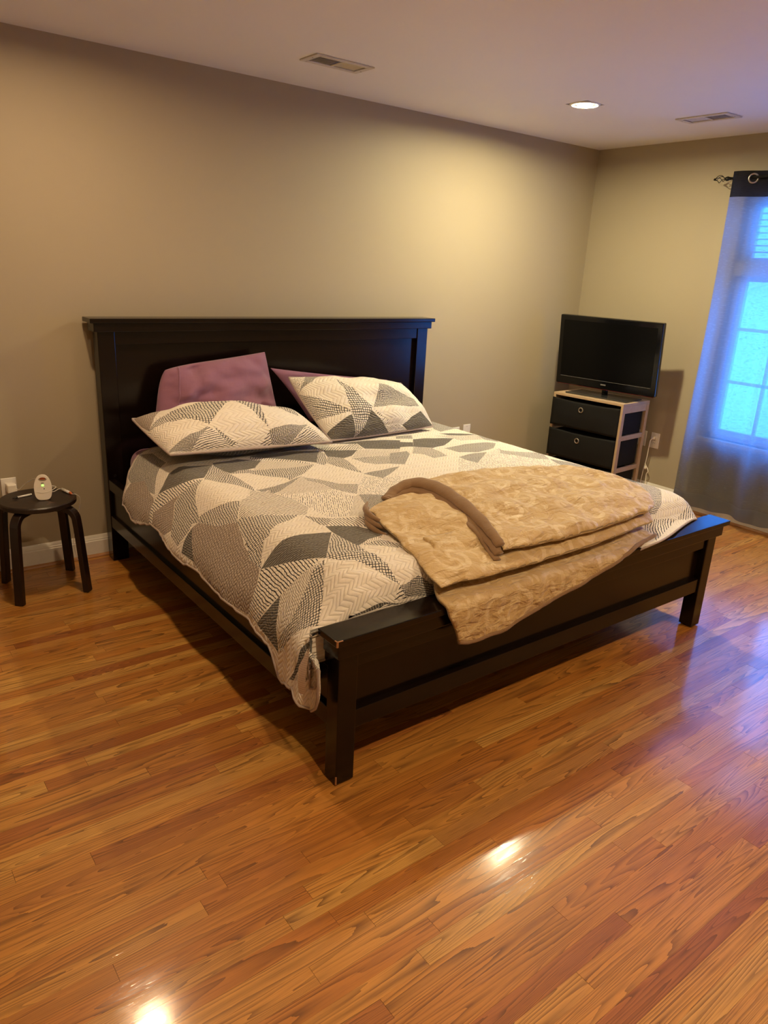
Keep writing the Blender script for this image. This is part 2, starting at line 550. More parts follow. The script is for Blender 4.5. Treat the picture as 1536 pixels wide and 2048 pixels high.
# ------------------------------------------------------------------ curtain and rod
RX, RZ = 3.625, 2.178
def curtain_mat():
    t = NT('sheer_grey_curtain')
    p = t.pos(); s = t.sep(p)
    q = t.comb(t.math('MULTIPLY', s[1], 30.0), t.math('MULTIPLY', s[2], 230.0), 0.0)
    n1, _ = t.noise(q, 1.0, 1, 0.5)
    slub = t.mapr(n1, 0.60, 0.64)
    weave, _ = t.noise(t.comb(t.math('MULTIPLY', s[1], 60.0), t.math('MULTIPLY', s[2], 900.0), 0.0), 1.0, 1)
    head = t.math('GREATER_THAN', s[2], 2.068)
    hem = t.math('LESS_THAN', s[2], 0.165)
    op = t.math('ADD', 0.76, t.math('MULTIPLY', slub, 0.17))
    op = t.math('ADD', op, t.math('MULTIPLY', weave, 0.06))
    op = t.math('ADD', op, t.math('MULTIPLY', head, 0.42))
    op = t.math('ADD', op, t.math('MULTIPLY', hem, 0.25), clamp=True)
    col = t.mix(slub, (0.052, 0.050, 0.060), (0.020, 0.020, 0.026))
    df = t.n('BsdfDiffuse'); t.set(df.inputs[0], col)
    tl = t.n('BsdfTranslucent'); t.set(tl.inputs[0], t.mix(head, (0.47, 0.51, 0.58), (0.03, 0.03, 0.035)))
    m1 = t.n('MixShader'); m1.inputs[0].default_value = 0.72
    t.t.links.new(df.outputs[0], m1.inputs[1]); t.t.links.new(tl.outputs[0], m1.inputs[2])
    tr = t.n('BsdfTransparent')
    m2 = t.n('MixShader'); t.set(m2.inputs[0], op)
    t.t.links.new(tr.outputs[0], m2.inputs[1]); t.t.links.new(m1.outputs[0], m2.inputs[2])
    return t.done(m2)
M_CURT = curtain_mat()

def curtain(ystart, yend, label, seed):
    th = thing('sheer_curtain', label, 'curtain', (RX, (ystart + yend) / 2, 0.08))
    org = (RX, (ystart + yend) / 2, 0.08)
    def f(u, v):
        yy = lerp(ystart, yend, u)
        z = lerp(0.075, 2.215, v)
        k = 1 - v
        ph = pi * (yy + 1.27) / 0.17
        x1 = RX - 0.030 * sin(ph)
        x2 = RX - 0.006 - 0.028 * sin(ph * 0.8 + 0.5 + seed) - 0.016 * sin(ph * 1.9 + 1.3 * k + seed)
        x = lerp(x1, x2, smooth(0.0, 0.6, k))
        y2 = yy + 0.02 * k * sin(ph * 0.7 + 2) + (0.035 * smooth(0.2, 1, k) * (1 - u) - 0.01 * k)
        z2 = z + 0.012 * (1 - smooth(0, 0.12, v)) * sin(ph * 0.9)
        return V((min(x, XR - 0.045), y2, z2))
    MB(org).grid(110, 70, f).build('fabric', M_CURT, th, smooth=True, fix=False)
    n = 0
    yy = -1.27
    while yy > yend + 0.03:
        if yy < ystart - 0.03:
            # the ring lies in the sheet, whose plane turns as it crosses the rod
            s = 1 if n % 2 == 0 else -1
            tdir = V((-0.030 * pi / 0.17 * s, 1, 0)).normalized()
            M_ = Matrix((tdir, V((0, 0, 1)), tdir.cross(V((0, 0, 1))))).transposed().to_4x4()
            prof = [(0.021, -0.003), (0.021, 0.003), (0.029, 0.003), (0.031, 0), (0.029, -0.003)]
            MB(org).ring(prof, (RX, yy, RZ - 0.006), 24, M_).build('grommet', M_STEEL, th, smooth=True)
        n += 1
        yy -= 0.17
    return th
curtain(-1.150, -1.89, 'sheer grey grommet curtain panel hanging beside the tv stand', 0.0)
curtain(-2.20, -2.46, 'sheer grey grommet curtain panel on the far half of the rod', 1.7)

rod = thing('curtain_rod', 'thin black metal curtain rod with twisted cage finials above the window', 'curtain rod', (RX, -1.78, RZ))
ro_ = (RX, -1.78, RZ)
MB(ro_).tube([(RX, -1.10, RZ), (RX, -2.52, RZ)], 0.0085, 12).build('rod', M_IRON, rod, smooth=True)
for sgn, y0 in ((1, -1.105), (-1, -2.515)):
    fin = MB(ro_).tube([(RX, y0 - 0.02 * sgn, RZ), (RX, y0 - 0.008 * sgn, RZ), (RX, y0 - 0.004 * sgn, RZ), (RX, y0 + 0.004 * sgn, RZ), (RX, y0 + 0.012 * sgn, RZ), (RX, y0 + 0.022 * sgn, RZ)], [0.0095, 0.0095, 0.013, 0.014, 0.012, 0.006], 12).build('finial', M_IRON, rod, smooth=True)
    for w in range(4):
        pth = []
        for i in range(17):
            t_ = i / 16
            a = w * pi / 2 + t_ * pi * 0.9
            r = 0.0035 + 0.0185 * sin(pi * t_)
            pth.append((RX + r * cos(a), y0 + sgn * (0.02 + 0.062 * t_), RZ + r * sin(a)))
        MB(ro_).tube(pth, 0.0021, 6).build('cage_wire', M_IRON, fin, smooth=True)
    MB(ro_).lathe([(0.0001, -0.0075), (0.005, -0.0055), (0.0075, 0), (0.005, 0.0055), (0.0001, 0.0075)], (RX, y0 + sgn * 0.088, RZ), 12).build('ball_tip', M_IRON, fin, smooth=True)
    MB(ro_).tube([(RX, y0 - 0.03 * sgn, RZ - 0.004), (RX + 0.05, y0 - 0.03 * sgn, RZ - 0.012), (XR - 0.002, y0 - 0.03 * sgn, RZ - 0.012)], 0.005, 8).build('bracket', M_IRON, rod, smooth=True)

# ------------------------------------------------------------------ recessed lights
for i, (lx, ly, col, st) in enumerate(LAMPS):
    lab = ['glowing recessed can light in the ceiling near the tv corner', 'recessed can light in the ceiling above the stool',
           'recessed can light in the ceiling by the window end of the room', 'recessed can light in the ceiling over the open floor'][i]
    t_ = thing('recessed_light', lab, 'ceiling light', (lx, ly, H), group='recessed ceiling lights')
    MB().ring([(0.064, 0.0), (0.066, -0.006), (0.080, -0.005), (0.084, 0.0), (0.080, 0.003), (0.066, 0.003)], (0, 0, 0), 40).build('trim_ring', M_WHITE, t_, smooth=True)
    MB().lathe([(0.066, 0.0), (0.066, 0.020), (0.072, 0.020), (0.072, 0.06), (0.0001, 0.06)], (0, 0, 0), 40).build('baffle', M_WHITE, t_)
    MB().lathe([(0.0001, -0.0015), (0.03, -0.0010), (0.055, 0.001), (0.0635, 0.004)], (0, 0, 0), 40).build('lens', emit_mat('lamp_glow', col, st), t_, smooth=True)

# ------------------------------------------------------------------ ceiling vents
def vent(label, c, rz):
    v = thing('ceiling_vent', label, 'vent', (c[0], c[1], H), (0, 0, rz), 'ceiling air vents')
    L, W = 0.16, 0.078
    fr = MB()
    for (xa, xb, ya, yb) in ((-L, -L + 0.03, -W, W), (L - 0.03, L, -W, W), (-L + 0.03, L - 0.03, -W, -W + 0.026), (-L + 0.03, L - 0.03, W - 0.026, W), (-0.006, 0.006, -W + 0.026, W - 0.026)):
        fr.box(xa, xb, ya, yb, -0.007, 0.0)
    fr.build('frame', M_VENT, v, bevel=0.003)
    MB().box(-L + 0.028, L - 0.028, -W + 0.024, W - 0.024, 0.05, 0.052).build('duct_back', M_DARKHOLE, v)
    for side in (-1, 1):
        for i in range(12):
            x = side * (0.014 + 0.0097 * i)
            M_ = Matrix.Translation((x, 0, 0.001)) @ Matrix.Rotation(radians(27 * side), 4, 'Y')
            MB().box(-0.0056, 0.0056, -W + 0.026, W - 0.026, -0.0006, 0.0006, M_).build('louver', M_VENT, v)
    for sx in (-1, 1):
        MB().lathe([(0.004, 0), (0.0035, -0.002), (0.0001, -0.0025)], (sx * (L - 0.012), 0.02 * sx, -0.007), 10).build('screw', M_STEEL, v)
vent('white two-way ceiling vent above the bed headboard', (1.056, -0.551), 0)
vent('white two-way ceiling vent near the curtain rod', (3.137, -1.201), pi / 2)

# ================================================================== bed
BW = 2.082
bed = thing('bed_frame', 'dark espresso wooden king bed frame with panelled headboard and footboard', 'bed', (1.041, -1.2, 0))
bo = (1.041, -1.2, 0)
hb = MB(bo).box(0.075, BW - 0.075, -0.094, -0.062, 0.26, 1.14).build('headboard', M_BED, bed)
for a, b in ((0, 0.083), (BW - 0.083, BW)):
    MB(bo).box(a, b, -0.123, -0.048, 0, 1.19).build('post', M_BED, hb, bevel=0.003)
MB(bo).box(0.083, BW - 0.083, -0.117, -0.055, 1.126, 1.19).build('top_rail', M_BED, hb, bevel=0.002)
MB(bo).box(0.083, BW - 0.083, -0.117, -0.055, 0.20, 0.30).build('bottom_rail', M_BED, hb, bevel=0.002)
MB(bo).box(-0.019, BW + 0.019, -0.138, -0.034, 1.188, 1.231).build('frieze_board', M_BED, hb, bevel=0.003)
MB(bo).box(-0.037, BW + 0.037, -0.150, -0.022, 1.230, 1.2523).build('cap_board', M_BED, hb, bevel=0.003)
for z in (0.466, 0.43):
    M_ = Matrix.Translation((0.038, -0.123, z)) @ Matrix.Rotation(pi / 2, 4, 'X')
    MB(bo).lathe([(0.007, 0), (0.006, 0.003), (0.0001, 0.0035)], (0, 0, 0), 12, M_).build('bolt', M_IRON, hb)

fb = MB(bo).box(0.06, BW - 0.06, -2.226, -2.206, 0.21, 0.47).build('footboard', M_BED, bed)
for a, b in ((0, 0.068), (BW - 0.068, BW)):
    MB(bo).box(a, b, -2.2566, -2.192, 0.006, 0.47).build('post', M_BED, fb, bevel=0.003)
    MB(bo).box(a + 0.012, b - 0.012, -2.245, -2.204, 0, 0.006).build('foot_pad', M_IRON, fb)
MB(bo).box(0.068, BW - 0.068, -2.247, -2.200, 0.405, 0.462).build('top_rail', M_BED, fb, bevel=0.002)
MB(bo).box(0.068, BW - 0.068, -2.249, -2.198, 0.186, 0.252).build('bottom_rail', M_BED, fb, bevel=0.002)
MB(bo).box(-0.016, BW + 0.016, -2.273, -2.190, 0.461, 0.514).build('frieze_board', M_BED, fb, bevel=0.003)
MB(bo).box(-0.0335, BW + 0.0335, -2.290, -2.186, 0.513, 0.5346).build('cap_board', M_BED, fb, bevel=0.003)
for (x, y, z, dx, dy, dz) in ((-0.0345, -2.2910, 0.5155, 0.006, 0.006, 0.0195), (-0.0345, -2.2910, 0.5325, 0.022, 0.0045, 0.0027), (-0.0345, -2.2910, 0.5325, 0.004, 0.015, 0.0027), (-0.0008, -2.2574, 0.006, 0.005, 0.005, 0.030)):
    MB(bo).box(x, x + dx, y, y + dy, z, z + dz).build('worn_chip', M_CHIP, fb, bevel=0.0015)
for s in (0, 1):
    X = lambda x: x if s == 0 else BW - x
    def bx(xa, xb, *r): return MB(bo).box(min(X(xa), X(xb)), max(X(xa), X(xb)), *r)
    sr = bx(0.016, 0.034, -2.195, -0.12, 0.20, 0.445).build('side_rail', M_BED, bed)
    bx(0.003, 0.040, -2.192, -0.123, 0.190, 0.255).build('lower_strip', M_BED, sr, bevel=0.003)
    bx(0.003, 0.040, -2.192, -0.123, 0.395, 0.450).build('upper_strip', M_BED, sr, bevel=0.003)
sup = MB(bo).box(0.035, BW - 0.035, -2.2, -0.10, 0.335, 0.358).build('slat_base', M_BED, bed)
for yy in (-0.7, -1.25, -1.85):
    MB(bo).box(1.01, 1.07, yy - 0.03, yy + 0.03, 0, 0.335).build('support_leg', M_BED, sup)

# ------------------------------------------------------------------ fabrics
def plain_fabric(name, c1, c2, scale=14, bumpn=0.3):
    t = NT(name)
    p = t.pos()
    a, _ = t.noise(p, scale, 4, 0.6)
    w, _ = t.noise(p, 700, 1)
    c = t.mix(a, c1, c2)
    hgt = t.math('ADD', a, t.math('MULTIPLY', w, 0.03))
    return t.done(t.bsdf(c, 0.85, normal=t.bump(hgt, 0.008, bumpn), spec=0.15, sheen=0.25))
M_LAV = plain_fabric('lavender_cotton', (0.235, 0.105, 0.165), (0.29, 0.135, 0.205), 11)

def patch_fabric(name, cream):
    """patchwork print: the cloth carries ptype / pang per patch and cuv in metres of cloth"""
    t = NT(name)
    uv = t.attr('cuv')['Vector']
    ty = t.attr('ptype')['Fac']
    an = t.attr('pang')['Fac']
    wob, wcol = t.noise(uv, 55, 2, 0.5)
    d = t.vmath('SCALE', t.vmath('SUBTRACT', wcol, (0.5, 0.5, 0.5)), scale=0.0065)
    w2, wc2 = t.noise(uv, 9, 2)
    d2 = t.vmath('SCALE', t.vmath('SUBTRACT', wc2, (0.5, 0.5, 0.5)), scale=0.022)
    q = t.vmath('ADD', uv, d)
    q2 = t.vmath('ADD', q, d2)
    rot = t.n('VectorRotate', rotation_type='Z_AXIS')
    t.set(rot.inputs['Vector'], q2); t.set(rot.inputs['Angle'], an)
    s = t.sep(rot.outputs[0])
    def line(c, period, width):
        f = t.math('FRACT', t.math('DIVIDE', c, period))
        tri = t.math('ABSOLUTE', t.math('SUBTRACT', f, 0.5))      # 0 at the line
        return t.mapr(tri, width * 0.5, width * 0.5 + 0.10, 1.0, 0.0)
    def is_(k): return t.math('COMPARE', ty, float(k), 0.1)
    black = (0.016, 0.016, 0.020)
    tan = (0.46, 0.36, 0.29)
    # 0 plain cream
    col = t.mix(t.mapr(wob, 0.3, 0.7), tuple(c * 0.93 for c in cream), cream)
    # 1 bold hand-drawn grid
    X = t.math('MAXIMUM', line(s[0], 0.0098, 0.17), line(s[1], 0.0098, 0.17))
    col = t.mix(is_(1), col, t.mix(X, cream, black))
    # 2 fine grid
    Hh = t.math('MAXIMUM', line(s[0], 0.0066, 0.22), line(s[1], 0.0066, 0.22))
    col = t.mix(is_(2), col, t.mix(Hh, tuple(c * 0.86 for c in cream), (0.045, 0.045, 0.050)))
    # 3 bold stripes
    col = t.mix(is_(3), col, t.mix(line(s[0], 0.0118, 0.20), cream, black))
    # 4 broken dashes
    brk, _ = t.noise(t.comb(t.math('MULTIPLY', s[0], 140.0), t.math('MULTIPLY', s[1], 48.0), 0.0), 1.0, 1)
    D = t.math('MULTIPLY', line(s[0], 0.0086, 0.16), t.mapr(brk, 0.44, 0.50))
    col = t.mix(is_(4), col, t.mix(D, cream, (0.04, 0.04, 0.045)))
    # 5 grey with pale wavy lines
    G = line(s[1], 0.0092, 0.13)
    gl, _ = t.noise(t.comb(t.math('MULTIPLY', s[0], 12.0), t.math('MULTIPLY', s[1], 200.0), 0.0), 1.0, 2)
    gcol = t.mix(gl, (0.060, 0.054, 0.047), (0.120, 0.110, 0.096))
    col = t.mix(is_(5), col, t.mix(t.math('MULTIPLY', G, 0.8), gcol, (0.46, 0.42, 0.36)))
    # 6 tan ground with a loose pale lattice
    L = t.math('MAXIMUM', line(s[0], 0.0118, 0.20), line(s[1], 0.0118, 0.20))
    tl, _ = t.noise(uv, 120, 2)
    col = t.mix(is_(6), col, t.mix(t.math('MULTIPLY', L, 0.8), t.mix(tl, (0.38, 0.305, 0.245), (0.64, 0.55, 0.465)), (0.175, 0.130, 0.100)))
    # 7 tan pinstripe
    col = t.mix(is_(7), col, t.mix(line(s[0], 0.0072, 0.14), tuple(c * 0.95 for c in cream), (0.16, 0.11, 0.085)))
    # 8 reverse: charcoal with a pale grid
    R = t.math('MAXIMUM', line(t.sep(q)[0], 0.0125, 0.07), line(t.sep(q)[1], 0.0125, 0.07))
    col = t.mix(is_(8), col, t.mix(R, (0.022, 0.021, 0.021), (0.22, 0.20, 0.18)))
    # quilting: zigzag channels stitched through the cloth
    su = t.sep(uv)
    zz = t.math('PINGPONG', t.math('ADD', su[1], t.math('MULTIPLY', wob, 0.004)), 0.030)
    c1 = t.math('FRACT', t.math('DIVIDE', t.math('ADD', su[0], zz), 0.019))
    ch = t.math('SINE', t.math('MULTIPLY', c1, pi))
    c2 = t.math('FRACT', t.math('DIVIDE', su[1], 0.030))
    ch2 = t.math('POWER', t.math('SINE', t.math('MULTIPLY', c2, pi)), 0.5)
    puf, _ = t.noise(uv, 42, 2)
    hgt = t.math('ADD', t.math('MULTIPLY', t.math('POWER', ch, 0.5), 0.6), t.math('MULTIPLY', ch2, 0.35))
    hgt = t.math('ADD', hgt, t.math('MULTIPLY', puf, 0.7))
    return t.done(t.bsdf(col, 0.9, normal=t.bump(hgt, 0.0058, 0.85), spec=0.12, sheen=0.1))
CREAM = (0.83, 0.76, 0.66)
M_QUILT = patch_fabric('patchwork_quilt_print', CREAM)
M_PIPE = plain('grey_pink_piping', (0.40, 0.32, 0.28), 0.8)

def point_in(poly, x, y):
    c = False
    n = len(poly)
    j = n - 1
    for i in range(n):
        xi, yi = poly[i]; xj, yj = poly[j]
        if (yi > y) != (yj > y) and x < (xj - xi) * (y - yi) / (yj - yi) + xi:
            c = not c
        j = i
    return c

def patched(outline, polys, spacing, fn, skip=None):
    """cuts a flat cloth along its patch lines, then lays it out with fn(s, t); returns verts, faces, face types, face angles, flat coords"""
    pts = []; edges = []
    def chain(poly, close=True, step=spacing):
        idx = []
        n = len(poly)
        for i in range(n):
            a = poly[i]; b = poly[(i + 1) % n]
            L = math.hypot(b[0] - a[0], b[1] - a[1])
            k = max(1, int(L / step))
            for q in range(k):
                idx.append(len(pts)); pts.append(V((lerp(a[0], b[0], q / k), lerp(a[1], b[1], q / k))))
        for i in range(len(idx)):
            edges.append((idx[i], idx[(i + 1) % len(idx)]))
    chain(outline)
    for ty, an, poly in polys: chain(poly)
    x0 = min(p[0] for p in outline); x1 = max(p[0] for p in outline)
    y0 = min(p[1] for p in outline); y1 = max(p[1] for p in outline)
    i = 0
    yy = y0 + spacing / 2
    while yy < y1:
        xx = x0 + (spacing / 2 if i % 2 else spacing)
        while xx < x1:
            pts.append(V((xx, yy)))
            xx += spacing
        yy += spacing * 0.87; i += 1
    res = geometry.delaunay_2d_cdt(pts, edges, [], 0, 1e-4, False)
    vs, fs = res[0], res[2]
    boxes = [(min(p[0] for p in P), max(p[0] for p in P), min(p[1] for p in P), max(p[1] for p in P)) for _, _, P in polys]
    faces, types, angs = [], [], []
    for f in fs:
        cx = sum(vs[k].x for k in f) / len(f); cy = sum(vs[k].y for k in f) / len(f)
        if not point_in(outline, cx, cy): continue
        if skip and skip(cx, cy): continue
        ty, an = 0, 0.0
        for (t_, a_, P), bxx in zip(polys, boxes):
            if bxx[0] <= cx <= bxx[1] and bxx[2] <= cy <= bxx[3] and point_in(P, cx, cy):
                ty, an = t_, a_
        faces.append(tuple(f)); types.append(ty); angs.append(an)
    used = sorted({k for f in faces for k in f})
    mp = {k: i for i, k in enumerate(used)}
    flat = [(vs[k].x, vs[k].y) for k in used]
    faces = [tuple(mp[k] for k in f) for f in faces]
    return [fn(*p) for p in flat], faces, types, angs, flat

def patched_object(name, data, mat, parent, org, extra=None, flip=False):
    vs, fs, ty, an, flat = data
    vs = list(vs); fs = list(fs); ty = list(ty); an = list(an); flat = list(flat)
    if extra:
        b = len(vs)
        vs += extra[0]; fs += [tuple(b + i for i in f) for f in extra[1]]
        ty += [8] * len(extra[1]); an += [0.0] * len(extra[1]); flat += extra[2]
    me = bpy.data.meshes.new(name)
    me.from_pydata([V(p) - V(org) for p in vs], [], fs)
    for p in me.polygons: p.use_smooth = True
    a = me.attributes.new('ptype', 'FLOAT', 'FACE'); a.data.foreach_set('value', [float(v) for v in ty])
    a = me.attributes.new('pang', 'FLOAT', 'FACE'); a.data.foreach_set('value', an)
    a = me.attributes.new('cuv', 'FLOAT_VECTOR', 'POINT'); a.data.foreach_set('vector', [c for p in flat for c in (p[0], p[1], 0.0)])
    me.materials.append(mat)
    if flip: me.flip_normals()
    return link(bpy.data.objects.new(name, me), parent)

# ------------------------------------------------------------------ mattress
mt = MB((1.045, -1.15, 0.358)).box(0.095, 2.005, -2.145, -0.135, 0.358, 0.612).build('mattress', M_LAV, None, bevel=0.075, smooth=True, seg=6)
mt.location = (1.045, -1.15, 0.358)
tag(mt, 'king mattress in a lavender fitted sheet under the quilt', 'mattress')

# ------------------------------------------------------------------ quilt
QT = 0.640
LEFT = catmull([(0.25, 0, QT - 0.004), (0.155, 0, QT - 0.014), (0.085, 0, QT - 0.058), (0.018, 0, 0.505), (-0.024, 0, 0.44), (-0.038, 0, 0.36), (-0.040, 0, 0.28), (-0.040, 0, 0.18)], 10)
RIGHT = catmull([(1.86, 0, QT - 0.004), (1.98, 0, QT - 0.012), (2.045, 0, QT - 0.060), (2.085, 0, 0.51), (2.118, 0, 0.44), (2.124, 0, 0.36), (2.124, 0, 0.28), (2.124, 0, 0.18)], 10)
def arcs(P):
    a = [0.0]
    for p, q in zip(P, P[1:]): a.append(a[-1] + (q - p).length)
    return a
LA, RA = arcs(LEFT), arcs(RIGHT)
def along(P, A, s):
    for i in range(len(A) - 1):
        if s <= A[i + 1]:
            return P[i].lerp(P[i + 1], (s - A[i]) / (A[i + 1] - A[i]))
    return P[-1].copy()
def s_at_z(P, A, z):
    for p, a in zip(P, A):
        if p.z <= z: return a
    return A[-1]
HEM = [(-2.39, 0.46), (-2.356, 0.345), (-2.30, 0.280), (-2.25, 0.250), (-2.16, 0.262), (-2.09, 0.293), (-2.03, 0.262), (-1.975, 0.246), (-1.945, 0.262), (-1.92, 0.32), (-1.89, 0.347), (-1.75, 0.368), (-1.50, 0.387),
       (-1.26, 0.396), (-1.10, 0.385), (-0.92, 0.425), (-0.80, 0.428), (-0.70, 0.400), (-0.60, 0.385), (-0.47, 0.42), (-0.28, 0.45)]
def hem_s(t): return 0.25 - s_at_z(LEFT, LA, interp(HEM, t))
FLAP = catmull([(-2.06, 0, 0.0), (-2.12, 0, -0.018), (-2.16, 0, -0.058), (-2.185, 0, -0.083), (-2.215, 0, -0.092), (-2.34, 0, -0.094)], 8)
FA = arcs(FLAP)
def quilt_pos(s, t, wr=True):
    if s < 0.25: b = along(LEFT, LA, 0.25 - s)
    elif s > 1.86: b = along(RIGHT, RA, s - 1.86)
    else:
        b = V((s, 0, QT - 0.004 + 0.014 * sin(pi * (s - 0.25) / 1.61)))
    x, z = b.x, b.z
    ys = t if t > -2.1 else -2.1 + (t + 2.1) * 0.5
    # over the foot of the mattress
    yt, dz = t, 0.0
    e = -2.06 - t
    if e > 0:
        R = 0.112
        th = e / R
        if th < pi / 2: ya, za = -2.06 - R * sin(th), -R * (1 - cos(th))
        else: ya, za = -2.06 - R, -R - (e - R * pi / 2)
        p = along(FLAP, FA, e)
        w = smooth(1.28, 1.48, x)
        yt = lerp(ya, p.x, w); dz = lerp(za, p.z, w)
    side = 1 - smooth(0.43, 0.57, z) if x < 1 else 1 - smooth(0.45, 0.6, z)
    y = lerp(yt, ys, side)
    zz = lerp(z + dz, z, side)
    if x < 0.2:
        k = smooth(-1.9, -2.15, t) * side
        x = lerp(x, -0.052 - 0.013 * sin((t + 1.9) * 22), k)
    if y < -2.17 and zz < 0.52 and x < 1: x = min(x, -0.048)
    P = V((x, y, zz))
    if wr:
        nz = noise.noise(V((s * 4.2, t * 4.2, 0.3))) * 0.006 + noise.noise(V((s * 11, t * 11, 4.1))) * 0.0035
        if x < 0.16 and side > 0.02:
            wv = (noise.noise(V((t * 5, s * 2, 9))) * 0.012 + sin(t * 21 + 4.0 * noise.noise(V((t * 2, 0, 3)))) * 0.004) * side
            P.x += wv * smooth(0.5, 0.35, zz) - abs(nz)
        elif x > 1.95: P.x += nz
        else:
            P.z += nz * (1 - smooth(-2.05, -2.12, t))
            # drag folds running into the left foot corner
            if t < -1.85 and 0.05 < s < 0.5:
                P.z += 0.006 * sin((s * 0.8 + t) * 70) * smooth(-1.85, -2.0, t) * smooth(0.5, 0.2, s)
    return P
def head_t(s): return -0.275 - 0.18 * smooth(0.12, -0.16, s)
def foot_t(s):
    if s < 0.0: return -2.39
    if s < 1.30: return -2.36
    if s > 2.05: return -2.20
    return lerp(-2.345, -2.225, smooth(1.42, 2.05, s))
qo = []
NT_ = 90
for i in range(NT_ + 1):                      # left hem, head to foot
    t = lerp(head_t(-0.15), -2.385, i / NT_)
    qo.append((hem_s(t), t))
s_ = qo[-1][0]
for i in range(1, 81):
    s = lerp(s_, 2.25, i / 80); qo.append((s, foot_t(s)))
for i in range(1, 61):
    t = lerp(foot_t(2.25), -0.275, i / 60); qo.append((2.25 + 0.012 * sin(t * 7), t))
for i in range(1, 80):
    s = lerp(2.25, qo[0][0], i / 80); qo.append((s, head_t(s)))
